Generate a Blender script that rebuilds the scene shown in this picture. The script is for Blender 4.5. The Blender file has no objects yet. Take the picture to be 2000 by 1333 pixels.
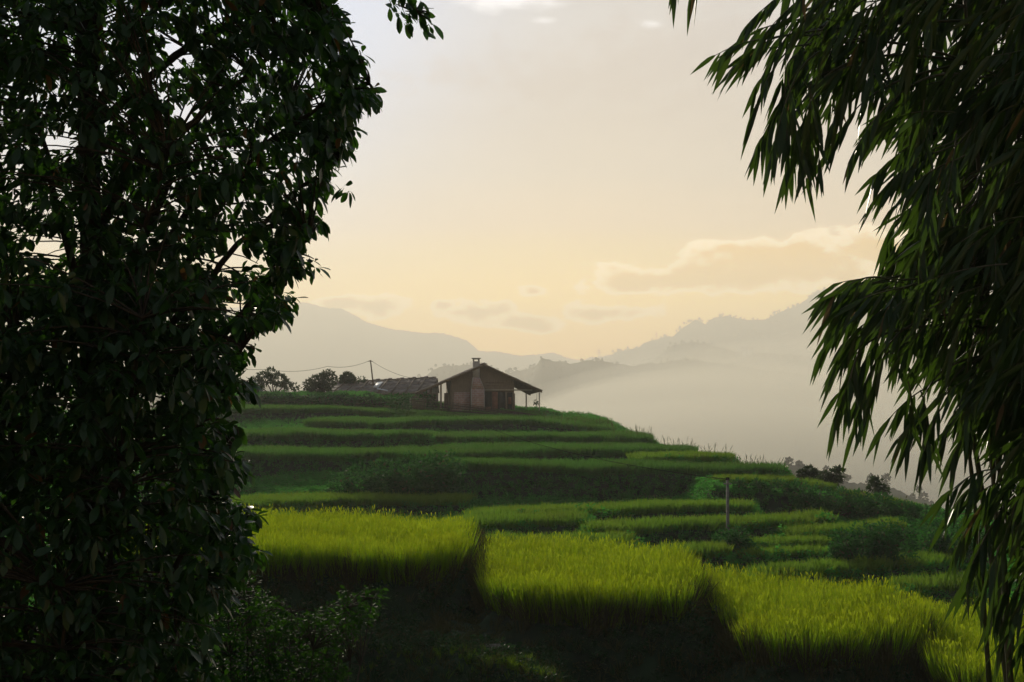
import bpy, math, random
import numpy as np
from math import radians as R, pi, sin, cos
from mathutils import Vector, Matrix

# ------------------------------------------------------------------ camera, sky, sun, exposure
sc = bpy.context.scene
COL = sc.collection
F = 2778.0
PITCH = math.atan((770 - 666.5) / F)
cam = bpy.data.cameras.new('camera'); camo = bpy.data.objects.new('camera', cam); COL.objects.link(camo)
cam.sensor_width = 36; cam.lens = 50.0
cam.clip_start = 0.05; cam.clip_end = 30000
camo.location = (0, 0, 0); camo.rotation_euler = (pi/2 + PITCH, 0, 0)
sc.camera = camo
sc.view_settings.view_transform = 'Standard'; sc.view_settings.look = 'None'
sc.view_settings.exposure = 0; sc.view_settings.gamma = 1
sc.cycles.volume_bounces = 2
sc.cycles.sample_clamp_direct = 6; sc.cycles.sample_clamp_indirect = 3; sc.cycles.max_bounces = 8; sc.cycles.transparent_max_bounces = 8

SUN_AZ, SUN_EL = R(-14.0), R(16.0)          # azimuth measured from +Y towards +X

def nd(nt, typ, **kw):
    n = nt.nodes.new(typ)
    for k, v in kw.items(): setattr(n, k, v)
    return n
class NT:
    """small expression helper over a node tree"""
    def __init__(s, nt): s.nt = nt
    def put(s, sock, v):
        if isinstance(v, (int, float)): sock.default_value = v
        elif isinstance(v, (tuple, list)): sock.default_value = (*v, 1.0) if len(v) == 3 and sock.type == 'RGBA' else v
        else: s.nt.links.new(v, sock)
    def m(s, op, a, b=0.0, c=0.0, clamp=False):
        n = nd(s.nt, 'ShaderNodeMath', operation=op); n.use_clamp = clamp
        s.put(n.inputs[0], a); s.put(n.inputs[1], b); s.put(n.inputs[2], c); return n.outputs[0]
    def smooth(s, x, a, b, lo=0.0, hi=1.0):
        n = nd(s.nt, 'ShaderNodeMapRange', interpolation_type='SMOOTHSTEP')
        s.put(n.inputs[0], x); s.put(n.inputs[1], a); s.put(n.inputs[2], b); s.put(n.inputs[3], lo); s.put(n.inputs[4], hi); return n.outputs[0]
    def mix(s, f, a, b, blend='MIX'):
        n = nd(s.nt, 'ShaderNodeMix', data_type='RGBA', blend_type=blend)
        s.put(n.inputs[0], f); s.put(n.inputs[6], a); s.put(n.inputs[7], b); return n.outputs[2]
    def noise(s, vec, scale, detail=3.0, rough=0.5):
        n = nd(s.nt, 'ShaderNodeTexNoise'); n.inputs['Scale'].default_value = scale
        n.inputs['Detail'].default_value = detail; n.inputs['Roughness'].default_value = rough
        if vec is not None: s.nt.links.new(vec, n.inputs['Vector'])
        return n.outputs[0]
    def ramp(s, x, stops):
        n = nd(s.nt, 'ShaderNodeValToRGB'); s.put(n.inputs[0], x); cr = n.color_ramp
        while len(cr.elements) < len(stops): cr.elements.new(0.5)
        for e, (p, c) in zip(cr.elements, stops): e.position = p; e.color = (*c, 1)
        return n.outputs[0]

def lin(r, g, b):
    f = lambda c: ((c/255+0.055)/1.055)**2.4 if c > 10 else c/255/12.92
    return (f(r), f(g), f(b))

SKY_GAIN = 2.45
def build_world():
    w = bpy.data.worlds.new('World'); sc.world = w; w.use_nodes = True
    nt = w.node_tree; nt.nodes.clear(); N = NT(nt)
    out = nd(nt, 'ShaderNodeOutputWorld')
    sky = nd(nt, 'ShaderNodeTexSky', sky_type='NISHITA', sun_disc=False)
    sky.sun_elevation = SUN_EL; sky.sun_rotation = SUN_AZ; sky.altitude = 1200; sky.air_density = 1.2; sky.dust_density = 1.0
    bg1 = nd(nt, 'ShaderNodeBackground'); nt.links.new(sky.outputs[0], bg1.inputs[0]); bg1.inputs[1].default_value = 0.05
    # thin high overcast lit by the low sun, over the clear sky
    tc = nd(nt, 'ShaderNodeTexCoord'); g = tc.outputs['Generated']
    sp = nd(nt, 'ShaderNodeSeparateXYZ'); nt.links.new(g, sp.inputs[0])
    x, y, z = sp.outputs
    el = N.m('ARCSINE', z); az = N.m('ARCTAN2', x, y)
    nz = N.noise(g, 2.2, 4, 0.5)
    el2 = N.m('ADD', el, N.m('MULTIPLY', N.m('SUBTRACT', nz, 0.5), 0.03))
    t = N.m('DIVIDE', N.m('MAXIMUM', el2, 0.0), 1.6)
    px = lambda v: (770 - v)/F/1.6
    K = 2.6
    k3 = lambda r, g_, b_: (r/K, g_/K, b_/K)
    cloud = N.ramp(t, [(0.0, k3(2.6,1.2,.0)), (px(690), k3(2.6,1.25,.0)), (px(600), k3(2.55,1.5,.05)), (px(520), k3(1.6,1.08,.30)), (px(450), k3(1.12,.82,.55)), (px(350), k3(.85,.72,.60)),
                       (px(250), k3(.78,.68,.60)), (px(60), k3(.80,.76,.74)), (0.34, k3(.33,.38,.45)), (1.0, k3(.26,.33,.42))])
    # whiter and brighter towards the hidden sun
    sd = Vector((sin(SUN_AZ)*cos(SUN_EL), cos(SUN_AZ)*cos(SUN_EL), sin(SUN_EL)))
    dp = nd(nt, 'ShaderNodeVectorMath', operation='DOT_PRODUCT'); nt.links.new(g, dp.inputs[0]); dp.inputs[1].default_value = sd
    ang = N.m('ARCCOSINE', N.m('MINIMUM', dp.outputs['Value'], 0.99999))
    glow = N.m('EXPONENT', N.m('MULTIPLY', ang, -6.5))
    cloud = N.mix(N.smooth(glow, .10, .45, 0, .9), cloud, k3(.66,.80,1.10))
    bright = N.m('ADD', 0.96, N.m('MULTIPLY', glow, 0.34))
    # far side of the sky is dusk-dim
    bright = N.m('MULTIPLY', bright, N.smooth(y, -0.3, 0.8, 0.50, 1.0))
    # soft broad cloud tones
    mp = nd(nt, 'ShaderNodeMapping'); nt.links.new(g, mp.inputs[0]); mp.inputs['Scale'].default_value = (1, 1, 2.6)
    n2 = N.noise(mp.outputs[0], 5.0, 6, 0.55)
    bright = N.m('MULTIPLY', bright, N.smooth(n2, 0.3, 0.7, 0.955, 1.03))
    cur = N.mix(1.0, cloud, cloud)
    def field(lst, dx=0.0, dv=0.0):
        n3 = NOISE
        tot = None
        for (cx, cy, a, b, s) in lst:
            u = N.m('DIVIDE', N.m('SUBTRACT', az, math.atan((cx - 1000)/F) + dx), a/F)
            v = N.m('DIVIDE', N.m('SUBTRACT', el, (770 - cy)/F + dv), b/F)
            r = N.m('SQRT', N.m('ADD', N.m('MULTIPLY', u, u), N.m('MULTIPLY', v, v)))
            q = N.m('MULTIPLY', N.m('SUBTRACT', 1.0, r), s)
            tot = q if tot is None else N.m('SMOOTH_MAX', tot, q, 0.25)
        return N.m('ADD', tot, N.m('MULTIPLY', N.m('SUBTRACT', n3, 0.5), 3.0))
    mp2 = nd(nt, 'ShaderNodeMapping'); nt.links.new(g, mp2.inputs[0]); mp2.inputs['Scale'].default_value = (1, 1, 1.7)
    NOISE = N.noise(mp2.outputs[0], 34.0, 7, 0.55)
    # tan cumulus near the horizon: (px, py, half width, half height, weight)
    low = [(1400,540,210,32,1.3),(1300,550,140,26,1.2),(1500,532,220,42,1.4),(1560,510,190,38,1.2),(1700,500,160,40,1.1),(1235,555,70,22,1.0),(1045,570,30,11,1.0),
           (935,608,58,24,1.1),(1010,632,75,17,1.0),(730,600,60,20,1.0),(660,596,50,12,0.8),(870,596,22,10,0.8),(1190,612,75,18,0.85)]
    f1 = field(low)
    body = N.smooth(f1, -0.05, 0.55); edge = N.smooth(f1, -0.25, 0.02)
    rim = N.m('MULTIPLY', edge, N.m('SUBTRACT', 1.0, body))
    warm = N.mix(N.smooth(az, -0.12, 0.10), k3(1.15,.68,.15), k3(1.5,.78,.0))
    cur = N.mix(body, cur, warm)
    cur = N.mix(N.m('MULTIPLY', rim, 0.65), cur, k3(2.6,2.1,1.4))
    # faint grey veil high up, with bright breaks
    veil = N.smooth(field([(1330,110,330,110,1.0),(1150,160,420,70,0.9)]), 0.0, 0.8)
    cur = N.mix(N.m('MULTIPLY', veil, 0.28), cur, k3(.62,.50,.45))
    gap = N.smooth(field([(1000,10,110,24,1.1),(870,-10,160,18,0.9),(1275,60,32,11,1.0),(1060,52,30,8,0.8)]), -0.3, 1.3)
    cur = N.mix(N.m('MULTIPLY', gap, 0.75), cur, k3(1.5,1.5,1.55))
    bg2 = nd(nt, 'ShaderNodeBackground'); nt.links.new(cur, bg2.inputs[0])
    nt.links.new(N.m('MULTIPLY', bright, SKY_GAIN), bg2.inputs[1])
    add = nd(nt, 'ShaderNodeMixShader'); add.inputs[0].default_value = 0.82      # the veil of cloud covers most of the clear sky
    nt.links.new(bg1.outputs[0], add.inputs[1]); nt.links.new(bg2.outputs[0], add.inputs[2])
    nt.links.new(add.outputs[0], out.inputs[0])
build_world()
sl = bpy.data.lights.new('sun', 'SUN'); sl.energy = 4.0; sl.angle = R(0.6); sl.color = (1.0, 0.89, 0.69)
so = bpy.data.objects.new('sun', sl); COL.objects.link(so)
so.rotation_euler = Vector((-sin(SUN_AZ)*cos(SUN_EL), -cos(SUN_AZ)*cos(SUN_EL), -sin(SUN_EL))).to_track_quat('-Z', 'Y').to_euler()

# ------------------------------------------------------------------ helpers
rng = np.random.default_rng(7)
random.seed(7)
def P(px, py, Y):
    """world point seen at photo pixel (px, py) at distance Y"""
    dx = (px - 1000)/F; dz = (666.5 - py)/F
    y = cos(PITCH) - dz*sin(PITCH); z = sin(PITCH) + dz*cos(PITCH)
    return np.array((dx*Y/y, Y, z*Y/y))
def Pn(px, py, Y):
    dx = (px - 1000)/F; dz = (666.5 - py)/F
    y = cos(PITCH) - dz*sin(PITCH); z = sin(PITCH) + dz*cos(PITCH)
    return np.stack([dx*Y/y, Y, z*Y/y], -1)
def nrm(v): return v/np.maximum(np.linalg.norm(v, axis=-1, keepdims=True), 1e-9)

def tag(o, label=None, cat=None, group=None, kind=None):
    if label: o['label'] = label
    if cat: o['category'] = cat
    if group: o['group'] = group
    if kind: o['kind'] = kind
    return o
def link(o, parent=None, coll=None):
    (coll or COL).objects.link(o)
    if parent: o.parent = parent
    return o
def empty(name, loc=(0, 0, 0), rz=0.0):
    o = bpy.data.objects.new(name, None); COL.objects.link(o)
    o.location = loc; o.rotation_euler = (0, 0, rz); o.empty_display_size = 0.3
    return o
def mesh_np(name, V, Q, mat=None, attrs=None, smooth=False):
    """mesh from vertex array and an array of quads (or tris)"""
    me = bpy.data.meshes.new(name)
    V = np.ascontiguousarray(V, dtype=np.float32); Q = np.ascontiguousarray(Q, dtype=np.int32)
    k = Q.shape[1]
    me.vertices.add(len(V)); me.vertices.foreach_set('co', V.ravel())
    me.loops.add(Q.size); me.loops.foreach_set('vertex_index', Q.ravel())
    me.polygons.add(len(Q)); me.polygons.foreach_set('loop_start', np.arange(0, Q.size, k, dtype=np.int32))
    if smooth: me.polygons.foreach_set('use_smooth', np.ones(len(Q), dtype=bool))
    me.update(calc_edges=True)
    for a, vals in (attrs or {}).items():
        at = me.attributes.new(a, 'FLOAT', 'POINT'); at.data.foreach_set('value', np.ascontiguousarray(vals, dtype=np.float32))
    if mat: me.materials.append(mat)
    return me
def obj_np(name, V, Q, mat, parent=None, attrs=None, smooth=False, origin=None, coll=None):
    V = np.asarray(V, dtype=float)
    if origin is not None: V = V - np.asarray(origin)
    o = bpy.data.objects.new(name, mesh_np(name, V, Q, mat, attrs, smooth))
    return link(o, parent, coll)

def blades(B, D, L, W, prof, droop=0.0, fold=0.0, S=None, curl=0.0):
    """many leaves at once: base B, direction D, length L, width W; prof = [(t, w)]; droop bends the tip down"""
    n = len(B); D = nrm(D)
    if S is None:
        S = np.cross(D, rng.normal(size=(n, 3)) + np.array((0, 0, 0.01)))
    S = nrm(S - D*np.sum(S*D, -1, keepdims=True))
    U = np.cross(S, D)
    L = np.broadcast_to(np.asarray(L, float), (n,))[:, None]; W = np.broadcast_to(np.asarray(W, float), (n,))[:, None]
    dr = np.broadcast_to(np.asarray(droop, float), (n,))[:, None]
    rows = []
    for t, w in prof:
        c = B + D*L*t + np.array((0, 0, -1.0))*L*dr*t*t
        side = S*W*w*0.5
        if fold: rows += [c - side + U*W*w*fold, c, c + side + U*W*w*fold]
        else: rows += [c - side, c + side]
    k = 3 if fold else 2; m = len(prof)
    V = np.stack(rows, 1).reshape(-1, 3)
    q = []
    for i in range(m - 1):
        for j in range(k - 1):
            a = i*k + j; q.append((a, a + 1, a + 1 + k, a + k))
    q = np.array(q); Q = (q[None] + (np.arange(n)*m*k)[:, None, None]).reshape(-1, 4)
    T = np.tile(np.repeat(np.array([p[0] for p in prof]), k), n)
    rn = np.repeat(rng.random(n), m*k)
    return V, Q, rn, T
class Acc:
    def __init__(s): s.V = []; s.Q = []; s.r = []; s.t = []; s.n = 0
    def add(s, V, Q, r=None, t=None):
        V = np.asarray(V, float); s.V.append(V); s.Q.append(np.asarray(Q) + s.n); s.n += len(V)
        s.r.append(r if r is not None else np.full(len(V), .5)); s.t.append(t if t is not None else np.zeros(len(V)))
    def obj(s, name, mat, parent=None, origin=None, smooth=False, coll=None):
        return obj_np(name, np.concatenate(s.V), np.concatenate(s.Q), mat, parent,
                      {'rnd': np.concatenate(s.r), 'along': np.concatenate(s.t)}, smooth, origin, coll)
def part(name, parts, mat, parent):
    A = Acc()
    for v, q in parts: A.add(v, q)
    return A.obj(name, mat, parent)
def tube(pts, rad, ns=6, cap=True):
    pts = np.asarray(pts, float); m = len(pts); rad = np.broadcast_to(np.asarray(rad, float), (m,))
    T = nrm(np.gradient(pts, axis=0))
    ref = np.array((0.0, 0, 1)) if abs(T[0][2]) < 0.9 else np.array((1.0, 0, 0))
    A = nrm(np.cross(T, ref)); Bv = np.cross(T, A)
    ang = np.arange(ns)*2*pi/ns
    V = pts[:, None] + rad[:, None, None]*(A[:, None]*np.cos(ang)[None, :, None] + Bv[:, None]*np.sin(ang)[None, :, None])
    V = V.reshape(-1, 3); q = []
    for i in range(m - 1):
        for j in range(ns):
            a = i*ns + j; b = i*ns + (j + 1) % ns; q.append((a, b, b + ns, a + ns))
    if cap:
        V = np.concatenate([V, pts[:1], pts[-1:]]); c0 = len(V) - 2
        for j in range(ns):
            q.append((c0, c0, (j + 1) % ns, j)); q.append((c0 + 1, c0 + 1, (m-1)*ns + j, (m-1)*ns + (j+1) % ns))
        # degenerate quads are replaced by real quads below when ns is even
        q = [f for f in q if len(set(f)) == 4]
        V = V[:-2]
        if ns % 2 == 0:
            for off, flip in ((0, 1), ((m-1)*ns, 0)):
                for j in range(1, ns//2):
                    f = (off + j - 1, off + j, off + ns - 1 - j, off + ns - j)
                    f = (off + j - 1, off + j, off + ns - 1 - j, off + (ns - j) % ns)
                    q.append(f[::-1] if flip else f)
    return V, np.array(q)
def bez(a, b, c, n=10):
    t = np.linspace(0, 1, n)[:, None]
    return (1-t)**2*a + 2*t*(1-t)*b + t*t*c
BOXQ = np.array([(0,3,2,1),(4,5,6,7),(0,1,5,4),(1,2,6,5),(2,3,7,6),(3,0,4,7)])
def box(x0, x1, y0, y1, z0, z1):
    return np.array([(x0,y0,z0),(x1,y0,z0),(x1,y1,z0),(x0,y1,z0),(x0,y0,z1),(x1,y0,z1),(x1,y1,z1),(x0,y1,z1)], float), BOXQ
def hexa(pts8): return np.array(pts8, float), BOXQ
def sn(x, y, s, seed=0.0):
    """cheap smooth noise in about -1..1"""
    x = x/s + seed*3.17; y = y/s - seed*1.91
    return (np.sin(x*1.7 + 1.3*np.sin(y*1.1 + seed)) + np.sin(y*2.1 + 1.7*np.sin(x*0.9 - seed)) + np.sin((x+y)*1.33 + 2.2*np.sin((x-y)*.61)))/3

# ------------------------------------------------------------------ materials
def new_mat(name):
    m = bpy.data.materials.new(name); m.use_nodes = True; nt = m.node_tree; nt.nodes.clear()
    return m, nt, NT(nt), nd(nt, 'ShaderNodeOutputMaterial')
def leaf_mat(name, c1, c2, ctr, tf=0.35, rough=0.4, spec=0.4, old=None, oldf=0.04, grad=None, patch=0):
    m, nt, N, out = new_mat(name)
    a = nd(nt, 'ShaderNodeAttribute', attribute_name='rnd').outputs['Fac']
    oi = nd(nt, 'ShaderNodeObjectInfo').outputs['Random']
    f = N.m('FRACT', N.m('ADD', a, N.m('MULTIPLY', oi, 0.37)))
    col = N.mix(f, c1, c2)
    tcol = N.mix(f, ctr, tuple(v*0.75 for v in ctr))
    if grad is not None:
        al = nd(nt, 'ShaderNodeAttribute', attribute_name='along').outputs['Fac']
        for (lo, hi, gc, k) in grad:
            w = N.m('MULTIPLY', N.smooth(al, lo, hi), k)
            col = N.mix(w, col, gc); tcol = N.mix(w, tcol, gc)
    if patch:
        lo = nd(nt, 'ShaderNodeObjectInfo').outputs['Location']
        pn = N.noise(lo, patch, 3, 0.6); w = N.smooth(pn, .42, .66, 0, .45)
        col = N.mix(w, col, tuple(v*k for v, k in zip(c1, (1.9, .75, .8)))); tcol = N.mix(w, tcol, tuple(v*k for v, k in zip(ctr, (1.05, .62, .7))))
    if old is not None:
        w = N.m('GREATER_THAN', f, 1 - oldf)
        col = N.mix(w, col, old); tcol = N.mix(w, tcol, old)
    p = nd(nt, 'ShaderNodeBsdfPrincipled'); N.put(p.inputs['Base Color'], col)
    p.inputs['Roughness'].default_value = rough; p.inputs['Specular IOR Level'].default_value = spec
    t = nd(nt, 'ShaderNodeBsdfTranslucent'); N.put(t.inputs[0], tcol)
    mx = nd(nt, 'ShaderNodeMixShader'); mx.inputs[0].default_value = tf
    nt.links.new(p.outputs[0], mx.inputs[1]); nt.links.new(t.outputs[0], mx.inputs[2]); nt.links.new(mx.outputs[0], out.inputs[0])
    return m
def surf_mat(name, c1, c2, scale=4.0, rough=0.8, bump=0.3, stretch=(1,1,1), detail=5, spec=0.3, c3=None, s3=1.0, coord='Object'):
    m, nt, N, out = new_mat(name)
    tc = nd(nt, 'ShaderNodeTexCoord'); mp = nd(nt, 'ShaderNodeMapping'); nt.links.new(tc.outputs[coord], mp.inputs[0]); mp.inputs['Scale'].default_value = stretch
    n1 = N.noise(mp.outputs[0], scale, detail, 0.6)
    col = N.mix(N.smooth(n1, 0.35, 0.65), c1, c2)
    if c3 is not None: col = N.mix(N.smooth(N.noise(tc.outputs[coord], s3, 4, 0.6), 0.48, 0.62), col, c3)
    p = nd(nt, 'ShaderNodeBsdfPrincipled'); N.put(p.inputs['Base Color'], col)
    p.inputs['Roughness'].default_value = rough; p.inputs['Specular IOR Level'].default_value = spec
    if bump:
        b = nd(nt, 'ShaderNodeBump'); b.inputs['Strength'].default_value = bump; b.inputs['Distance'].default_value = 0.05
        nt.links.new(n1, b.inputs['Height']); nt.links.new(b.outputs[0], p.inputs['Normal'])
    nt.links.new(p.outputs[0], out.inputs[0]); return m
M = {}
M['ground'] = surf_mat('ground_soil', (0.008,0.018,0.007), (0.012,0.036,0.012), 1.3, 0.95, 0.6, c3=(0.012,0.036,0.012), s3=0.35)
M['hill'] = surf_mat('hill_forest_floor', (0.030,0.045,0.022), (0.055,0.075,0.032), 0.012, 0.95, 0.0, c3=(0.075,0.080,0.042), s3=0.006)
M['hilltree'] = surf_mat('hill_tree', (0.020,0.035,0.016), (0.040,0.060,0.025), 0.3, 0.95, 0.0)
M['rice_near'] = leaf_mat('ripening_rice', (0.028,0.135,0.008), (0.120,0.215,0.008), (0.235,0.455,0.006), 0.58, 0.9, 0.02, patch=.6,
                          grad=[(0.6,1.0,(0.42,0.46,0.02),0.6)])
M['rice_stub'] = leaf_mat('rice_straw_base', (0.05,0.055,0.018), (0.075,0.060,0.026), (0.09,0.09,0.03), 0.3, 0.7, 0.1)
M['rice_mid'] = leaf_mat('green_rice', (0.045,0.125,0.014), (0.080,0.155,0.016), (0.17,0.36,0.025), 0.58, 0.8, 0.04, patch=.45,
                          grad=[(0.6,1.0,(0.20,0.26,0.03),0.35)])
M['rice_far'] = leaf_mat('far_green_rice', (0.030,0.120,0.024), (0.052,0.150,0.026), (0.095,0.25,0.035), 0.52, 0.8, 0.04, patch=.30)
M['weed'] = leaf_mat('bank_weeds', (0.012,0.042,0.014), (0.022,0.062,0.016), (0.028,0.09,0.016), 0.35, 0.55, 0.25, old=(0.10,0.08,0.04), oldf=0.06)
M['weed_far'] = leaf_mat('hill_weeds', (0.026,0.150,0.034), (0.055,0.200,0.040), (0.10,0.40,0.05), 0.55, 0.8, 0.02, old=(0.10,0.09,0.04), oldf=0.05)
M['bush'] = leaf_mat('hill_bush_leaf', (0.018,0.085,0.022), (0.034,0.115,0.028), (0.045,0.17,0.028), 0.38, 0.7, 0.05, old=(0.09,0.09,0.04), oldf=0.05)
M['dryweed'] = leaf_mat('dry_bank_grass', (0.045,0.055,0.018), (0.080,0.066,0.028), (0.10,0.11,0.03), 0.35, 0.7, 0.15)
M['leaf'] = leaf_mat('broad_leaf', (0.014,0.042,0.015), (0.024,0.062,0.018), (0.05,0.15,0.010), 0.36, 0.36, 0.4, old=(0.10,0.055,0.015), oldf=0.012)
M['shrubleaf'] = leaf_mat('shrub_leaf', (0.012,0.045,0.010), (0.022,0.065,0.012), (0.05,0.15,0.010), 0.34, 0.7, 0.06)
M['bamboo_leaf'] = leaf_mat('bamboo_leaf', (0.018,0.044,0.016), (0.030,0.064,0.018), (0.075,0.150,0.014), 0.36, 0.38, 0.35, old=(0.12,0.085,0.03), oldf=0.012)
M['fartree'] = leaf_mat('far_tree_leaf', (0.025,0.050,0.022), (0.040,0.070,0.026), (0.06,0.11,0.03), 0.3, 0.6, 0.2)
M['bark'] = surf_mat('bark', (0.030,0.024,0.018), (0.060,0.050,0.038), 14, 0.9, 0.8, (1,1,0.25))
M['culm'] = surf_mat('bamboo_culm', (0.035,0.050,0.020), (0.060,0.065,0.030), 8, 0.5, 0.2, (1,1,0.2), c3=(0.09,0.085,0.06), s3=3)
M['brickwall'] = None

def brick_mat(name, c1, c2, mortar, sx, sy, rough=0.85):
    m, nt, N, out = new_mat(name)
    tc = nd(nt, 'ShaderNodeTexCoord'); sp = nd(nt, 'ShaderNodeSeparateXYZ'); nt.links.new(tc.outputs['Object'], sp.inputs[0])
    cb = nd(nt, 'ShaderNodeCombineXYZ'); N.put(cb.inputs[0], N.m('ADD', sp.outputs[0], sp.outputs[1])); N.put(cb.inputs[1], sp.outputs[2])
    b = nd(nt, 'ShaderNodeTexBrick'); nt.links.new(cb.outputs[0], b.inputs['Vector'])
    b.inputs['Color1'].default_value = (*c1, 1); b.inputs['Color2'].default_value = (*c2, 1); b.inputs['Mortar'].default_value = (*mortar, 1)
    b.inputs['Scale'].default_value = 1.0; b.inputs['Brick Width'].default_value = sx; b.inputs['Row Height'].default_value = sy; b.inputs['Mortar Size'].default_value = 0.02
    n1 = N.noise(tc.outputs['Object'], 2.5, 5, 0.6)
    col = N.mix(N.smooth(n1, 0.35, 0.7, 0, 0.6), b.outputs[0], tuple(v*0.6 for v in c1))
    p = nd(nt, 'ShaderNodeBsdfPrincipled'); N.put(p.inputs['Base Color'], col); p.inputs['Roughness'].default_value = rough
    nt.links.new(p.outputs[0], out.inputs[0]); return m
M['brick'] = brick_mat('chimney_brick', (0.40,0.25,0.23), (0.34,0.24,0.24), (0.42,0.41,0.43), 0.42, 0.22)
M['render'] = surf_mat('cement_render', (0.34,0.34,0.36), (0.44,0.43,0.43), 2.5, 0.9, 0.2)
M['planks'] = surf_mat('brown_boards', (0.145,0.118,0.096), (0.21,0.17,0.135), 3.0, 0.8, 0.3, (7,7,0.6))
M['wood'] = surf_mat('weathered_wood', (0.10,0.075,0.055), (0.18,0.14,0.10), 5.0, 0.8, 0.3, (3,3,0.4))
M['palewood'] = surf_mat('pale_post', (0.30,0.28,0.24), (0.40,0.37,0.31), 5.0, 0.8, 0.2, (3,3,0.4))
M['roof'] = surf_mat('old_roof_sheets', (0.14,0.115,0.10), (0.26,0.22,0.20), 1.4, 0.85, 0.4, (1,4,1), c3=(0.23,0.20,0.18), s3=0.8)
M['redwood'] = surf_mat('red_painted_wood', (0.15,0.065,0.045), (0.21,0.10,0.07), 2.0, 0.7, 0.2)
M['dark'] = surf_mat('dark_opening', (0.012,0.012,0.012), (0.02,0.018,0.016), 2.0, 0.5, 0.0)
M['pale'] = surf_mat('pale_sheet', (0.55,0.58,0.62), (0.65,0.67,0.70), 2.0, 0.5, 0.0)
M['concrete'] = surf_mat('grey_concrete', (0.12,0.125,0.12), (0.18,0.185,0.18), 6.0, 0.9, 0.3)
M['cable'] = surf_mat('black_cable', (0.012,0.012,0.012), (0.018,0.018,0.018), 6.0, 1.0, 0.0, spec=0.0)
M['rock'] = surf_mat('field_rock', (0.10,0.095,0.08), (0.18,0.17,0.15), 6.0, 0.9, 0.6)
M['steel'] = surf_mat('grey_steel', (0.15,0.15,0.15), (0.2,0.2,0.2), 6.0, 0.6, 0.0)
M['fieldpale'] = surf_mat('valley_fields', (0.06,0.09,0.03), (0.14,0.15,0.05), 0.03, 0.9, 0.0, (1,3,1), c3=(0.2,0.21,0.16), s3=0.01)

# ------------------------------------------------------------------ the terraced hill
# name, front canopy line [(px, py, distance)], depth back, crop height, crop kind
TERR = [
 ('near', [(150,1050,29.5),(500,1052,30),(700,1056,30),(800,1059,30),(865,1053,30.7),(900,1033,32.8)], (39.5, 37.2), 0.88, 'near', 0.4),
 ('near', [(952,1090,31.2),(985,1116,29.2),(1050,1130,28),(1180,1135,27.6),(1305,1127,28.2),(1362,1096,30.7)], (38.0, 34.6), 0.88, 'near', 0.4),
 ('near', [(1422,1166,28.9),(1455,1196,27),(1520,1213,25.9),(1600,1216,25.8),(1735,1207,26.3),(1798,1170,28.6)], (34.6, 31.4), 0.88, 'near', 0.4),
 ('near', [(1846,1250,25.6),(1900,1288,24.3),(2000,1310,23.8),(2250,1330,23.5)], 9.0, 0.88, 'near', 0.4),
 ('mid', [(200,985,71),(490,969,73),(700,966,73.5),(905,965,74)], 3.2, 0.6, 'mid', 0.3),
 ('mid', [(890,1012,59),(1020,1010,60),(1145,1006,61)], 1.9, 0.57, 'mid', 0.2),
 ('mid', [(960,1042,54),(1060,1044,54),(1230,1040,55)], 1.5, 0.57, 'mid', 0.2),
 ('mid', [(1285,1062,53),(1340,1062,53),(1405,1060,53.5)], 1.5, 0.57, 'mid', 0.2),
 ('mid', [(920,998,63),(1200,986,65.5),(1475,977,68)], 2.7, 0.57, 'mid', 0.2),
 ('mid', [(1155,1020,58.5),(1250,1016,59),(1400,1010,61),(1612,996,64)], 2.1, 0.57, 'mid', 0.2),
 ('mid', [(1560,1024,60),(1660,1017,61),(1762,1011,62.5)], 2.0, 0.57, 'mid', 0.2),
 ('mid', [(1452,1047,57),(1530,1043,57.6),(1610,1040,58.2)], 1.4, 0.45, 'mid', 0.2),
 ('mid', [(1468,1070,54.5),(1540,1066,55),(1622,1060,55.8)], 1.4, 0.45, 'mid', 0.2),
 ('mid', [(1495,1108,50),(1620,1098,51.5),(1760,1084,53),(1880,1076,54.5)], 1.9, 0.57, 'mid', 0.2),
 ('mid', [(1790,1130,47),(1900,1122,48)], 1.6, 0.57, 'mid', 0.2),
 ('far', [(880,897,80),(1100,899,80),(1300,902,80.5),(1526,909,81)], 4.2, 0.72, 'far', 0.3),
 ('mid', [(1395,926,77.0),(1470,927,77),(1548,931,78)], 2.2, 0.45, 'mid', 0.3),
 ('mid', [(1585,938,79),(1630,942,80)], 3.5, 0.57, 'mid', 0.3),
 ('mid', [(1650,952,80),(1700,957,80),(1750,966,79),(1800,978,78),(1850,992,77)], 2.5, 0.57, 'mid', 0.3),
 ('mid', [(1243,887,86),(1330,886,86),(1424,887,86)], 3.2, 0.57, 'mid', 0.3),
 ('far', [(300,880,84),(520,875,86),(640,876,87),(890,871,88)], 6, 0.75, 'far', 0.3),
 ('far', [(860,870,90),(1100,868,91),(1357,871,92)], 5.5, 0.75, 'far', 0.3),
 ('far', [(300,846,98),(500,842,100),(840,840,101)], 7.5, 0.75, 'far', 0.3),
 ('far', [(800,842,102.5),(1000,843,103),(1275,848,103)], 7, 0.75, 'far', 0.3),
 ('far', [(600,817,113),(720,816,113)], 8, 0.72, 'far', 0.3),
 ('far', [(730,820,112),(800,816,115),(1000,814,117),(1120,820,116),(1194,830,113)], 9, 0.72, 'far', 0.3),
 ('far', [(300,795,124),(460,792,126),(700,794,127),(860,800,128)], 9, 0.75, 'far', 0.3),
 ('far', [(780,805,126),(900,806,128),(1060,810,129)], 9, 0.45, 'far', 0.3),
]
BANKS = [  # bare or weedy levels: ground line, depth back
 ([(200,1262,26.5),(700,1262,26.5),(880,1290,25.6),(1060,1322,24.8)], 4.0),
 ([(420,772,139),(700,775,140),(880,800,141),(1080,806,141),(1100,815,140)], 22.0),
 ([(1400,960,73),(1640,985,74)], 6.0),
]
polys = []
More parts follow.
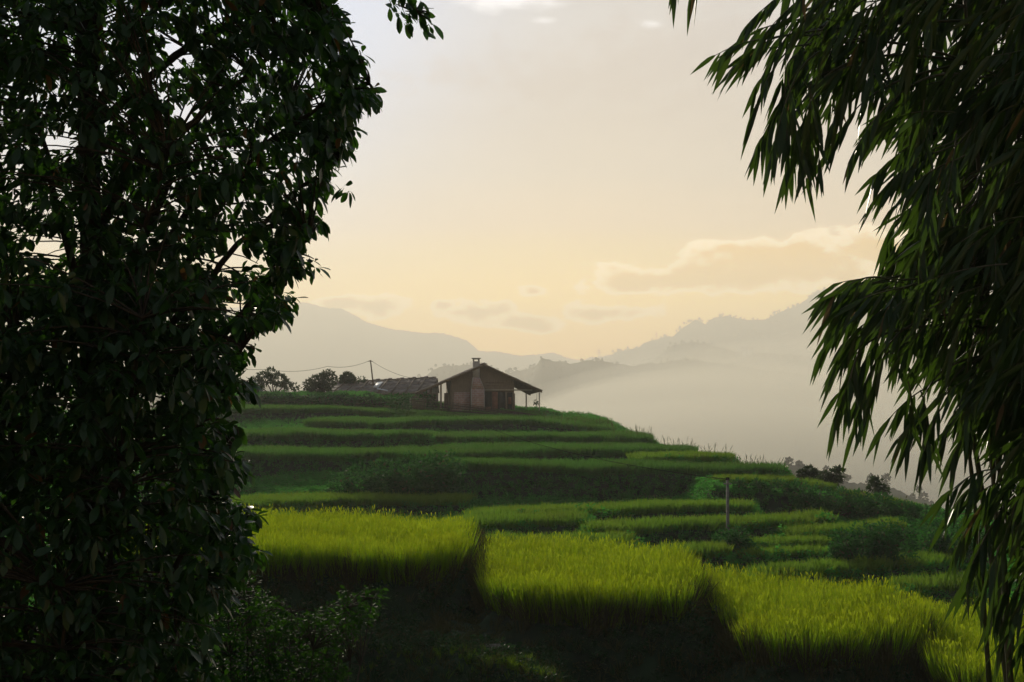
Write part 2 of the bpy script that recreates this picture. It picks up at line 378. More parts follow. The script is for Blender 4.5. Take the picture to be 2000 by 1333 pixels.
for (kind, fr, dep, h, lod, k) in TERR:
    w = np.array([P(*f) for f in fr]); w[:, 2] -= h
    b = w.copy()
    dd_ = np.interp(w[:, 0], [w[0, 0], w[-1, 0]], dep) - w[:, 1] if isinstance(dep, tuple) else dep     # a pair gives the far edge's distance at both ends
    b[:, 0] *= 1 + k*dd_/b[:, 1]; b[:, 1] += dd_
    polys.append(dict(poly=np.concatenate([w[:, :2], b[::-1, :2]]), xs=w[:, 0], zs=w[:, 2], y0=w[:, 1].min(), h=h, lod=lod, rice=True))
for fr, dep in BANKS:
    w = np.array([P(*f) for f in fr]); b = w.copy(); b[:, 1] += dep
    polys.append(dict(poly=np.concatenate([w[:, :2], b[::-1, :2]]), xs=w[:, 0], zs=w[:, 2], y0=w[:, 1].min(), h=0, lod=None, rice=False))
def pdist(poly, x, y):
    """distance to polygon; negative inside"""
    d = np.full(x.shape, 1e9); ins = np.zeros(x.shape, bool); n = len(poly)
    for i in range(n):
        ax, ay = poly[i]; bx, by = poly[(i+1) % n]
        ex, ey = bx-ax, by-ay
        t = np.clip(((x-ax)*ex + (y-ay)*ey)/(ex*ex+ey*ey+1e-12), 0, 1)
        d = np.minimum(d, (x-ax-t*ex)**2 + (y-ay-t*ey)**2)
        c = ((ay > y) != (by > y)) & (x < ex*(y-ay)/(ey if abs(ey) > 1e-9 else 1e-9) + ax)
        ins ^= c
    d = np.sqrt(d); return np.where(ins, -d, d)
def base_z(x, y):
    near = np.interp(y, [-40, 0.5, 9, 22, 45, 62, 76, 86, 98, 112, 125, 138, 170, 260, 900, 1200], [-1.2, -1.65, -6.2, -6.4, -7.3, -7.0, -6.3, -5.0, -4.35, -3.4, -2.5, -2.0, -6, -60, -104, -106])
    xR = np.interp(y, [45, 60, 76, 79, 87, 93, 104, 116, 140], [31, 29, 25, 17, 14.5, 12.8, 10.8, 8.8, 7.5])
    right = -0.55*np.maximum(0, x - xR) - 0.30*np.maximum(0, -x - 70)
    return np.maximum(near + right*np.clip((y-8)/10, 0, 1), -106 + 0*x)
def H(x, y, full=False):
    x = np.asarray(x, float); y = np.asarray(y, float)
    z = base_z(x, y); rice = np.full(x.shape, 9e9)
    xw = x + 0.35*sn(x, y, 2.1, 1)*np.clip(y/60, .35, 1); yw = y + 0.30*sn(x, y, 1.7, 2)*np.clip(y/60, .35, 1)
    for p in polys:
        lo = p['poly'].min(0) - 16; hi = p['poly'].max(0) + 16
        s = np.where((x > lo[0]) & (x < hi[0]) & (y > lo[1]) & (y < hi[1]))
        if not len(s[0]): continue
        d = pdist(p['poly'], xw[s], yw[s])
        zt = np.interp(x[s], p['xs'], p['zs']) - 1.25*np.maximum(0, d - 0.15)
        z[s] = np.maximum(z[s], zt)
        if p['rice']:
            on = (d < 0.15) & (zt >= z[s] - 0.02)
            r = rice[s]; r[on] = -1; r[~on] = np.minimum(r[~on], np.maximum(d[~on], 0)); rice[s] = r
    amp = np.where(rice < 0, 0.02, 0.12)
    z = z + amp*sn(x, y, 0.9, 4) + amp*0.5*sn(x, y, 0.31, 5)
    z = z + (.16*sn(x, y, 6.5, 8) + .07*sn(x, y, 2.3, 12))*np.clip((y-44)/20, 0, 1)*np.clip((170-y)/20, 0, 1)
    return (z, rice) if full else z
def Hs(x, y): return float(H(np.array([x]), np.array([y]))[0])
def spread(lo, hi, step, far_lo, far_hi, g=1.16):
    a = list(np.arange(lo, hi, step)); s = step
    while a[-1] < far_hi: s *= g; a.append(a[-1] + s)
    s = step; left = [a[0]]
    while left[-1] > far_lo: s *= g; left.append(left[-1] - s)
    return np.array(left[:0:-1] + a)
gx = spread(-26, 34, 0.14, -2560, 2560, 1.10)
gy = np.concatenate([spread(2, 20, 0.4, -80, 20.1, 1.2)[:-1], np.arange(20.4, 60, 0.16), np.arange(60, 145, 0.24), spread(145, 170, 0.6, 144.9, 2560, 1.10)[1:]])
gy = np.unique(np.round(gy, 4))
X, Yg = np.meshgrid(gx, gy); Z = H(X, Yg)
nx, ny = len(gx), len(gy)
I = (np.arange(ny-1)[:, None]*nx + np.arange(nx-1)[None]).ravel()
Qg = np.stack([I, I+1, I+1+nx, I+nx], 1)
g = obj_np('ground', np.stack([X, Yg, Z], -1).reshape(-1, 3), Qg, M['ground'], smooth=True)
tag(g, kind='structure')

# ------------------------------------------------------------------ scattering (stuff nobody could count)
def scatter(name, pts, rot, scl, idx, protos, label=None, cat=None):
    coll = bpy.data.collections.new(name + '_kinds')
    for p in protos:
        if p.name not in coll.objects: coll.objects.link(p)
    me = bpy.data.meshes.new(name); me.vertices.add(len(pts)); me.vertices.foreach_set('co', np.ascontiguousarray(pts, np.float32).ravel())
    a = me.attributes.new('rot', 'FLOAT_VECTOR', 'POINT'); a.data.foreach_set('vector', np.ascontiguousarray(rot, np.float32).ravel())
    a = me.attributes.new('scl', 'FLOAT_VECTOR', 'POINT'); a.data.foreach_set('vector', np.ascontiguousarray(scl, np.float32).ravel())
    a = me.attributes.new('idx', 'INT', 'POINT'); a.data.foreach_set('value', np.ascontiguousarray(idx, np.int32))
    o = bpy.data.objects.new(name, me); COL.objects.link(o)
    ng = bpy.data.node_groups.new(name, 'GeometryNodeTree')
    ng.interface.new_socket('Geometry', in_out='INPUT', socket_type='NodeSocketGeometry')
    ng.interface.new_socket('Geometry', in_out='OUTPUT', socket_type='NodeSocketGeometry')
    gi = ng.nodes.new('NodeGroupInput'); go = ng.nodes.new('NodeGroupOutput')
    ci = ng.nodes.new('GeometryNodeCollectionInfo'); ci.inputs['Collection'].default_value = coll
    ci.inputs['Separate Children'].default_value = True; ci.inputs['Reset Children'].default_value = True
    ip = ng.nodes.new('GeometryNodeInstanceOnPoints'); ip.inputs['Pick Instance'].default_value = True
    def attr(n, t):
        q = ng.nodes.new('GeometryNodeInputNamedAttribute'); q.data_type = t; q.inputs['Name'].default_value = n; return q.outputs[0]
    er = ng.nodes.new('FunctionNodeEulerToRotation'); L = ng.links
    L.new(attr('rot', 'FLOAT_VECTOR'), er.inputs[0]); L.new(er.outputs[0], ip.inputs['Rotation'])
    L.new(attr('scl', 'FLOAT_VECTOR'), ip.inputs['Scale']); L.new(attr('idx', 'INT'), ip.inputs['Instance Index'])
    L.new(gi.outputs[0], ip.inputs['Points']); L.new(ci.outputs[0], ip.inputs['Instance']); L.new(ip.outputs[0], go.inputs[0])
    md = o.modifiers.new('scatter', 'NODES'); md.node_group = ng
    tag(o, label, cat, kind='stuff'); return o
LIB = bpy.data.collections.new('proto_store')     # never linked to the scene
def rot_of(n, tilt=0.12): return np.stack([rng.normal(0, tilt, n), rng.normal(0, tilt, n), rng.random(n)*2*pi], 1)

GP = [(0, .55), (.35, 1), (.7, .8), (1, .08)]
GP3 = [(0, .7), (.55, 1), (1, .1)]
def rice_clump(k, n, h, w, mat, spreadr=0.10, lean=0.22, low=False):
    A = Acc()
    th = rng.random(n)*2*pi; r = spreadr*np.sqrt(rng.random(n))
    B = np.stack([r*np.cos(th), r*np.sin(th), np.zeros(n)], 1)
    ln = lean*rng.random(n)**.7
    D = np.stack([np.cos(th)*ln, np.sin(th)*ln, np.ones(n)], 1)
    V, Q, rn, T = blades(B, D, h*rng.uniform(.72, 1.1, n), w*rng.uniform(.7, 1.2, n), GP3 if low else GP, droop=rng.uniform(0, .22, n))
    A.add(V, Q, rn, T)
    if not low:
        m_ = 4; th = rng.random(m_)*2*pi; hh = h*rng.uniform(.66, .95, m_); B = np.stack([.10*np.cos(th), .10*np.sin(th), hh], 1)
        D = np.stack([np.cos(th)*rng.uniform(.1, .5, m_), np.sin(th)*rng.uniform(.1, .5, m_), np.ones(m_)], 1)
        V, Q, rn, T = blades(B, D, rng.uniform(.14, .24, m_), .022, [(0,.3),(.4,1),(.75,.9),(1,.2)], droop=rng.uniform(.2, .8, m_)); A.add(V, Q, rn, np.ones(len(V)))
    o = A.obj('rice_hill', mat, coll=LIB); return o
near_protos = [rice_clump(i, 34, 1.0, 0.0135, M['rice_near'], 0.11, 0.30) for i in range(6)]
mid_protos = [rice_clump(i, 20, 1.0, 0.035, M['rice_mid'], 0.18, 0.35, True) for i in range(5)]
far_protos = [rice_clump(i, 20, 1.0, 0.045, M['rice_far'], 0.22, 0.40, True) for i in range(5)]
stub_protos = [rice_clump(i, 22, 1.0, 0.022, M['rice_stub'], 0.14, 0.35, True) for i in range(4)]
rice_labels = {}
ri = 0
for p in polys:
    if not p['rice']: continue
    lo = p['poly'].min(0) - .4; hi = p['poly'].max(0) + .4
    den = {'near': 34, 'mid': 20, 'far': 14}[p['lod']]
    n = int((hi-lo).prod()*den)
    x = rng.uniform(lo[0], hi[0], n); y = rng.uniform(lo[1], hi[1], n)
    z, rc = H(x, y, True)
    xw = x + 0.35*sn(x, y, 2.1, 1)*np.clip(y/60, .35, 1); yw = y + 0.30*sn(x, y, 1.7, 2)*np.clip(y/60, .35, 1)
    dd = pdist(p['poly'], xw, yw)
    zt = np.interp(x, p['xs'], p['zs'])
    ok = (dd < 0.1) & (np.abs(z - zt) < 0.4)
    x, y, z, dd = x[ok], y[ok], z[ok], dd[ok]
    n = len(x)
    if n == 0: continue
    s = p['h']*(rng.uniform(.86, 1.08, n) + 0.07*sn(x, y, 1.3, 9) + 0.05*sn(x, y, .4, 3))
    protos = {'near': near_protos, 'mid': mid_protos, 'far': far_protos}[p['lod']]
    w = rng.uniform(.9, 1.2, n)
    scl = np.stack([w, w, s], 1)
    nm = {'near': 'yellow_rice', 'mid': 'green_rice', 'far': 'green_rice'}[p['lod']]
    rt = rot_of(n, .06); rt[:, 0] += -0.10*np.where(dd > -0.5, 1, 0)*0
    scatter(nm, np.stack([x, y, z-.02], 1), rt, scl, rng.integers(0, len(protos), n), protos, cat='rice')
# dry lower leaves and stems along the outer rim of the near paddies
def weed_proto(kind):
    A = Acc()
    if kind == 0:      # leafy herb
        n = 34; th = rng.random(n)*2*pi; hh = rng.uniform(.1, .95, n)
        B = np.stack([.10*np.cos(th)*hh, .10*np.sin(th)*hh, hh*.8], 1)
        D = np.stack([np.cos(th), np.sin(th), rng.uniform(-.2, .9, n)], 1)
        V, Q, rn, T = blades(B, D, rng.uniform(.14, .26, n), rng.uniform(.07, .12, n), [(0,.2),(.4,1),(1,.1)], droop=.2)
        A.add(V, Q, rn, T)
    elif kind == 1:    # grass tuft
        n = 26; th = rng.random(n)*2*pi; ln = rng.uniform(.15, .8, n)
        B = np.stack([.08*np.cos(th), .08*np.sin(th), 0*th], 1); D = np.stack([np.cos(th)*ln, np.sin(th)*ln, np.ones(n)], 1)
        V, Q, rn, T = blades(B, D, rng.uniform(.5, 1.0, n), rng.uniform(.022, .04, n), GP3, droop=rng.uniform(.1, .5, n)); A.add(V, Q, rn, T)
    else:              # creeping mat of small leaves
        n = 46; th = rng.random(n)*2*pi; r = .42*np.sqrt(rng.random(n))
        B = np.stack([r*np.cos(th), r*np.sin(th), rng.uniform(.05, .5, n)*(1-r)], 1)
        D = rng.normal(size=(n, 3)) + np.array((0, 0, .4))
        V, Q, rn, T = blades(B, D, rng.uniform(.08, .16, n), rng.uniform(.05, .09, n), [(0,.2),(.4,1),(1,.1)], droop=.1); A.add(V, Q, rn, T)
    return A
weeds = [weed_proto(k).obj('weed', M['weed'], coll=LIB) for k in (0, 0, 1, 2, 2)]
weeds_far = [weed_proto(k).obj('weed', M['weed_far'], coll=LIB) for k in (0, 0, 1, 2)]
dry = [weed_proto(k).obj('dry_grass', M['dryweed'], coll=LIB) for k in (1, 1, 2)]
def bank_scatter(name, y0, y1, half, den, sc0, sc1, protos, label, keep=lambda x, y, z, rc: rc > 0, zs=1.0):
    nb = int(0.5*(y1*y1 - y0*y0)*2*half*den)
    yy = np.sqrt(rng.random(nb)*(y1*y1 - y0*y0) + y0*y0); xx = yy*rng.uniform(-half, half*.95, nb)
    z, rc = H(xx, yy, True); ok = keep(xx, yy, z, rc) & (z > -17)
    xx, yy, z = xx[ok], yy[ok], z[ok]; n = len(xx)
    s = rng.uniform(sc0, sc1, n)*(1 + .35*sn(xx, yy, 3.0, 6))
    s = np.clip(s, sc0*.6, sc1*1.5)
    return scatter(name, np.stack([xx, yy, z-.02], 1), rot_of(n, .3), np.stack([s, s, s*zs], 1), rng.integers(0, len(protos), n), protos, label, 'weeds')
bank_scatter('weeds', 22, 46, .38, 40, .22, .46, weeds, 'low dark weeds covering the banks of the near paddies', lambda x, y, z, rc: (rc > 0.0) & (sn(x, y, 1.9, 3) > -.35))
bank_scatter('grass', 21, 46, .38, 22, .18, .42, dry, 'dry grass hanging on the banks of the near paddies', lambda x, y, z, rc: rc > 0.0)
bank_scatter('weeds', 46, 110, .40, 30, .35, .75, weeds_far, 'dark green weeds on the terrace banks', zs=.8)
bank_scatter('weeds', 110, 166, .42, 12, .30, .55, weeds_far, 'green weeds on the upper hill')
# bright young tufts on the dark ledge at the bottom
n = 210; c_ = np.array([(760,1262,26.3),(880,1275,25.9),(965,1300,25.4),(985,1296,25.5),(1040,1312,25.1),(700,1256,26.5),(900,1300,25.3),(1120,1322,25),(860,1318,24.8),(1000,1325,24.9)])[rng.integers(0, 10, n)]
tp_ = Pn(c_[:, 0], c_[:, 1], c_[:, 2]); tx_ = tp_[:, 0] + rng.normal(0, .38, n); ty_ = c_[:, 2] + rng.normal(0, .3, n); s_ = rng.uniform(.10, .24, n)
scatter('grass', np.stack([tx_, ty_, H(tx_, ty_) - .01], 1), rot_of(n, .25), np.stack([s_, s_, s_], 1), rng.integers(0, 5, n), mid_protos, 'green grass tufts on the dark ledge at the bottom', 'grass')
# rim straw: brown stems under the near canopies
for p in polys:
    if p['lod'] != 'near': continue
    pl = p['poly']; nf = len(pl)//2; fr = pl[:nf]; bk = pl[nf:][::-1]
    segs = list(zip(fr[:-1], fr[1:])) + [(fr[-1], bk[-1]), (fr[0], bk[0])]
    xs, ys = [], []
    for a, b in segs:
        L_ = np.linalg.norm(b-a); n = int(L_*26); t = rng.random(n)
        xs.append(a[0] + (b[0]-a[0])*t + rng.normal(0, .16, n)); ys.append(a[1] + (b[1]-a[1])*t + rng.normal(0, .16, n))
    xs = np.concatenate(xs); ys = np.concatenate(ys); z = H(xs, ys); n = len(xs)
    s = rng.uniform(.40, .75, n)
    scatter('straw', np.stack([xs, ys, z], 1), rot_of(n, .3), np.stack([s, s, s], 1), rng.integers(0, len(stub_protos), n), stub_protos, 'brown rice straw at the foot of the standing rice', 'straw')

# ------------------------------------------------------------------ house, barn, posts
HY = 140.0; S = HY/F
hb = P(938, 806, HY); hz0 = hb[2]
house = empty('farmhouse', (hb[0], HY, hz0), R(-6)*-1)
tag(house, 'brown wooden farmhouse with a brick chimney and open porch on top of the terraces', 'house')
def hx(px): return (px - 938)*S
def hz(py): return (806 - py)*S
# local: x right, y away, z up; gable faces the camera at y = 0
WX0, WX1, WD = hx(881), hx(1004.5), 8.6
eaveL, eaveR = hx(817), hx(1059)
zp, zeL, zeR = hz(712), hz(766), hz(764)
sl_ = (zp - zeR)/(eaveR - hx(945)); xpk = hx(945)
def roofz(x): return zp - (zp-zeL)*(xpk-x)/(xpk-eaveL) if x < xpk else zp - (zp-zeR)*(x-xpk)/(eaveR-xpk)
def gable_wall(y0, y1, x0, x1):
    V = []
    for y in (y0, y1): V += [(x0,y,0),(x1,y,0),(x1,y,roofz(x1)-.12),(xpk,y,zp-.12),(x0,y,roofz(x0)-.12)]
    V = np.array(V, float)
    Q = [(0,1,6,5),(1,2,7,6),(2,3,8,7),(3,4,9,8),(4,0,5,9),(0,4,3,3),(5,6,7,7)]
    Q = [(0,1,6,5),(1,2,7,6),(2,3,8,7),(3,4,9,8),(4,0,5,9),(0,4,3,1),(1,3,2,2),(5,6,8,9),(6,7,8,8)]
    bm_f = [tuple(dict.fromkeys(f)) for f in Q]
    me = bpy.data.meshes.new('gable_wall'); me.from_pydata([tuple(v) for v in V], [], bm_f); me.update()
    return me
def link_me(name, me, mat, parent):
    me.materials.append(mat); o = bpy.data.objects.new(name, me); return link(o, parent)
link_me('front_wall', gable_wall(0, .14, WX0, WX1), M['planks'], house)
link_me('rear_wall', gable_wall(WD-.14, WD, WX0, WX1), M['planks'], house)
part('side_wall', [box(WX0, WX0+.14, .142, WD-.142, 0, roofz(WX0)-.14)], M['planks'], house)
part('side_wall', [box(WX1-.14, WX1, .142, WD-.142, 0, roofz(WX1)-.14)], M['planks'], house)
rear_sag = 0.30
def roof_slope(x0, z0, x1, z1, sag0=0.0, sag1=0.0, n=26):
    """one side of the roof as overlapping sheets, ridged along the slope"""
    out = []; y0, y1 = -.75, WD + .5; rows = 5
    for r in range(rows):
        a, b = r/rows, (r+1)/rows + .03
        for i in range(n):
            ya = y0 + (y1-y0)*i/n; yb = y0 + (y1-y0)*(i+1)/n - .02
            jit = random.uniform(-.02, .02); lift = .045*(1 - r/rows) if False else .03*(rows - r)/rows
            def pt(t, y, dz):
                x = x0 + (x1-x0)*t; f = (y-y0)/(y1-y0)
                z = z0 + (z1-z0)*t - (sag0*(1-t) + sag1*t)*f
                return (x, y, z + dz)
            h = .05 + jit*.6
            out.append(hexa([pt(a,ya,0+lift), pt(b,ya,lift-.035), pt(b,yb,lift-.035), pt(a,yb,lift), pt(a,ya,h+lift), pt(b,ya,h+lift-.035), pt(b,yb,h+lift-.035), pt(a,yb,h+lift)]))
    return out
rf = part('roof', roof_slope(eaveR, zeR, xpk, zp, rear_sag, 0) + roof_slope(eaveL, zeL, xpk, zp, .1, 0), M['roof'], house)
part('ridge_cap', [hexa([(xpk-.28,-.8,zp-.03),(xpk+.28,-.8,zp-.03),(xpk+.28,WD+.55,zp-.03),(xpk-.28,WD+.55,zp-.03),(xpk-.03,-.8,zp+.15),(xpk+.03,-.8,zp+.15),(xpk+.03,WD+.55,zp+.15),(xpk-.03,WD+.55,zp+.15)])], M['roof'], rf)
def slope_beam(x0, z0, x1, z1, y, w=.07, h=.2):
    return hexa([(x0,y-w,z0-h),(x1,y-w,z1-h),(x1,y+w,z1-h),(x0,y+w,z0-h),(x0,y-w,z0-.01),(x1,y-w,z1-.01),(x1,y+w,z1-.01),(x0,y+w,z0-.01)])
part('rafter', [slope_beam(eaveL+.05, zeL, xpk-.02, zp, -.66), slope_beam(xpk+.02, zp, eaveR-.05, zeR, -.66)], M['wood'], rf)
part('rafter', [slope_beam(eaveL+.05, zeL-.1, xpk-.02, zp, WD+.4), slope_beam(xpk+.02, zp, eaveR-.05, zeR-rear_sag, WD+.4)], M['wood'], rf)
# purlins along the right eave (their ends hang ragged under the sheets)
pr = []
for i in range(12):
    yy = -.6 + i*.8; x = eaveR - .05 - .45
    pr.append(box(eaveR-2.6, eaveR-.12, yy-.04, yy+.04, 0, 0.1)); v = pr[-1][0]
    for c in v:
        f = (yy+.75)/(WD+1.25); c[2] += roofz(c[0]) - rear_sag*f*((c[0]-xpk)/(eaveR-xpk)) - .16
part('purlin', pr, M['wood'], rf)
# gable trim, beam, posts
part('beam', [box(hx(947), hx(1040), -.16, -.01, hz(763.5), hz(761))], M['palewood'], house)
part('gable_board', [box(hx(948), hx(1000), -.03, -.002, hz(749), hz(747.5)), box(hx(948), hx(1000), -.03, -.002, hz(754.5), hz(753.5))], M['wood'], house)
part('corner_post', [box(hx(880), hx(883), -.06, -.003, 0, hz(748))], M['wood'], house)
part('corner_post', [box(hx(1001.5), hx(1006), -.10, -.003, 0, hz(769))], M['wood'], house)
for (xp, yy, w, top) in ((1053.3, -.35, .10, 767), (1036.5, 3.6, .12, 768), (1020.5, 8.3, .13, 776)):
    part('porch_post', [box(hx(xp)-w/2, hx(xp)+w/2, yy-w/2, yy+w/2, -.3, hz(top))], M['palewood'] if xp > 1030 else M['wood'], house)
for (xp, yy, w) in ((861, -.1, .18), (840, -.1, .12), (850, 8.2, .12)):
    part('porch_post', [box(hx(xp)-w/2, hx(xp)+w/2, yy-w/2, yy+w/2, -.3, roofz(hx(xp))-.1)], M['palewood'] if xp == 861 else M['wood'], house)
rl = [box(hx(1006), hx(1050), 8.25, 8.31, hz(802.2), hz(801)), box(hx(1006), hx(1050), 8.25, 8.30, hz(805.2), hz(804.6))]
for i in range(9): x = hx(1007 + i*5.2); rl.append(box(x-.025, x+.025, 8.26, 8.30, hz(806), hz(801.2)))
part('railing', rl, M['palewood'], house)
part('porch_floor', [box(WX1+.002, eaveR-.15, -.5, WD, -.4, .06)], M['wood'], house)
part('brick_panel', [box(hx(886), hx(917.5), -.055, -.003, 0, hz(766.5))], M['brick'], house)
part('window_shutter', [box(hx(868), hx(876), .5, .56, hz(800), hz(768))], M['wood'], house)
op = part('open_doorway', [box(hx(947), hx(960.5), -.012, -.002, .05, hz(765.5)), box(hx(972.5), hx(987), -.012, -.002, .05, hz(765.5)), box(hx(991), hx(1001), -.012, -.002, .05, hz(767))], M['dark'], house)
part('door', [box(hx(961), hx(972), -.05, -.004, .05, hz(766))], M['redwood'], house)
part('door_frame', [box(hx(987.3), hx(990.5), -.07, -.004, .03, hz(765))], M['wood'], house)
part('window', [box(hx(993), hx(999), -.04, -.014, hz(790), hz(776))], M['redwood'], house)
part('door_mat_bundle', [box(hx(948), hx(958), -.5, -.1, .05, .55)], M['redwood'], house)
# chimney: broad base tapering to a slim shaft
cx = lambda a: hx(a)
def taper(x0, x1, z0, x2, x3, z1, y0=-.95, y1=-.06, yy0=None):
    yy0 = y0 if yy0 is None else yy0
    return hexa([(x0,y0,z0),(x1,y0,z0),(x1,y1,z0),(x0,y1,z0),(x2,yy0,z1),(x3,yy0,z1),(x3,y1,z1),(x2,y1,z1)])
ch = part('chimney', [taper(cx(919.5),cx(944.5),0,cx(919.5),cx(944.5),hz(760)), taper(cx(919.5),cx(944.5),hz(760)+.001,cx(922.8),cx(935.8),hz(738), yy0=-.7), ], M['brick'], house)
part('chimney_shaft', [taper(cx(922.8),cx(935.8),hz(738)+.002,cx(922.8),cx(935.8),hz(706.5),-.7), box(cx(922.8),cx(925.4),-.7,-.06,hz(706.4),hz(701.5)), box(cx(933.2),cx(935.8),-.7,-.06,hz(706.4),hz(701.5)),
     box(cx(925.5),cx(933.1),-.7,-.06,hz(702.9),hz(701.5))], M['render'], ch)
part('chimney_cap', [box(cx(920.6),cx(938),-.82,.06,hz(701.4),hz(700))], M['render'], ch)
part('chimney_edge', [box(cx(919.3),cx(920.6),-.97,-.04,0,hz(760)), box(cx(943.4),cx(944.7),-.97,-.04,0,hz(760)),
     hexa([(cx(943.4),-.97,hz(760)),(cx(944.7),-.97,hz(760)),(cx(944.7),-.04,hz(760)),(cx(943.4),-.04,hz(760)),(cx(934.8),-.72,hz(738)),(cx(936.0),-.72,hz(738)),(cx(936.0),-.04,hz(738)),(cx(934.8),-.04,hz(738))]),
     hexa([(cx(919.3),-.97,hz(760)),(cx(920.6),-.97,hz(760)),(cx(920.6),-.04,hz(760)),(cx(919.3),-.04,hz(760)),(cx(922.6),-.72,hz(738)),(cx(923.8),-.72,hz(738)),(cx(923.8),-.04,hz(738)),(cx(922.6),-.04,hz(738))])], M['render'], ch)
# hanging plant on the porch
hp = P(1047, 786, HY+1.0)
A = Acc(); n = 60
d = rng.normal(size=(n, 3)); V_, Q_, rn, T = blades(d*.10 + hp, d + np.array((0,0,-.6)), .22, .07, [(0,.3),(.4,1),(1,.1)], droop=.4); A.add(V_, Q_, rn, T)
hpo = A.obj('hanging_plant', M['weed']); tag(hpo, 'small plant hanging from the porch eave of the farmhouse', 'plant')
v, q = tube([hp, P(1049, 767, HY+1)], .012, 4); obj_np('hanger', v, q, M['cable'], hpo)

# barn
BY = 150.0; SB = BY/F
bb = P(745, 775, BY)
barn = empty('barn', (bb[0], BY, bb[2]), R(0)); tag(barn, 'long low barn with a patched grey tiled roof left of the farmhouse', 'barn')
bx = lambda px: (px-745)*SB
bz = lambda py: (775-py)*SB
ridge = lambda px: np.interp(px, [640, 700, 760, 800, 838, 850], [749.5, 746.5, 743.5, 741.5, 739.5, 740])
eave = lambda px: np.interp(px, [640, 700, 760, 850], [764, 767, 770, 768])
A = Acc(); npan = 64
for i in range(npan):
    a = 640 + 212*i/npan; b = 640 + 212*(i+1)/npan - .25
    sk = -14
    for (t0, t1) in ((0, .36), (.34, .7), (.68, 1.0)):
        def pp(px, t, dz):
            x = bx(px + sk*t*1.0); z = bz(ridge(px)*(1-t) + eave(px)*t)
            return (x, 3.4*(1-t) - 0.2, z + dz)
        j = random.uniform(-.03, .05)
        A.add(*hexa([pp(a,t1,-.02+j*.3), pp(b,t1,-.02+j*.3), pp(b,t0,-.03), pp(a,t0,-.03), pp(a,t1,.06+j), pp(b,t1,.06+j), pp(b,t0,.04+j), pp(a,t0,.04+j)]))
    def pb(px, t, dz): return (bx(px), 3.4 + 3.4*t, bz(ridge(px)) - 1.5*t + dz)
    A.add(*hexa([pb(a,0,-.03), pb(b,0,-.03), pb(b,1,-.03), pb(a,1,-.03), pb(a,0,.05), pb(b,0,.05), pb(b,1,.05), pb(a,1,.05)]))
brf = A.obj('roof', M['roof'], barn)
rb = []
for i, px_ in enumerate((668, 690, 713, 752, 778, 806, 828)):
    def pp(px, t, dz):
        x = bx(px + -14*t); z = bz(ridge(px)*(1-t) + eave(px)*t); return (x, 3.4*(1-t) - 0.2, z + dz)
    rb.append(hexa([pp(px_,1,.08),pp(px_+1.2,1,.08),pp(px_+1.2,0,.08),pp(px_,0,.08),pp(px_,1,.2),pp(px_+1.2,1,.2),pp(px_+1.2,0,.2),pp(px_,0,.2)]))
part('roof_batten', rb, M['wood'], brf)
def pp(px, t, dz): return (bx(px + -14*t), 3.4*(1-t) - 0.2, bz(ridge(px)*(1-t) + eave(px)*t) + dz)
part('skylight', [hexa([pp(735,.62,.12),pp(746,.62,.12),pp(746,.18,.12),pp(735,.18,.12),pp(735,.62,.17),pp(746,.62,.17),pp(746,.18,.17),pp(735,.18,.17)])], M['pale'], brf)
part('ridge_tiles', [hexa([(bx(a),3.15,bz(ridge(a))+.06),(bx(a+7.6),3.15,bz(ridge(a+7.6))+.06),(bx(a+7.6),3.65,bz(ridge(a+7.6))+.06),(bx(a),3.65,bz(ridge(a))+.06),
     (bx(a),3.3,bz(ridge(a))+.2+.05*(k%3)),(bx(a+7.6),3.3,bz(ridge(a+7.6))+.2+.05*(k%3)),(bx(a+7.6),3.5,bz(ridge(a+7.6))+.2),(bx(a),3.5,bz(ridge(a))+.2)]) for k, a in enumerate(np.arange(641, 843, 8.0))], M['roof'], brf)
part('front_wall', [box(bx(632), bx(826), .35, .5, -1.5, bz(768.5))], M['planks'], barn)
part('rear_wall', [box(bx(640), bx(850), 6.2, 6.35, -1.5, bz(768))], M['planks'], barn)
part('pale_pipe', [hexa([pp(746,.8,.2),pp(770,.95,.2),pp(770,.9,.2),pp(746,.75,.2),pp(746,.8,.26),pp(770,.95,.26),pp(770,.9,.26),pp(746,.75,.26)])], M['pale'], barn)

# garden fence by the left porch
fY = 134.0; f0 = P(801, 792, fY)
fence = empty('bamboo_fence', tuple(f0)); tag(fence, 'short dark paling fence in front of the left porch of the farmhouse', 'fence')
SF = fY/F
part('fence_post', [box(-.04, .04, -.04, .04, -.6, 16*SF)], M['palewood'], fence)
part('fence_post', [box(30*SF-.04, 30*SF+.04, -.04, .04, -.6, 14*SF)], M['wood'], fence)
part('rail', [box(.05, 30*SF-.05, -.025, .025, 13.2*SF, 13.9*SF)], M['palewood'], fence)
part('paling', [box(i*.1+.06, i*.1+.13, .03, .05, -.4, 12.8*SF - random.random()*.1) for i in range(13)], M['wood'], fence)

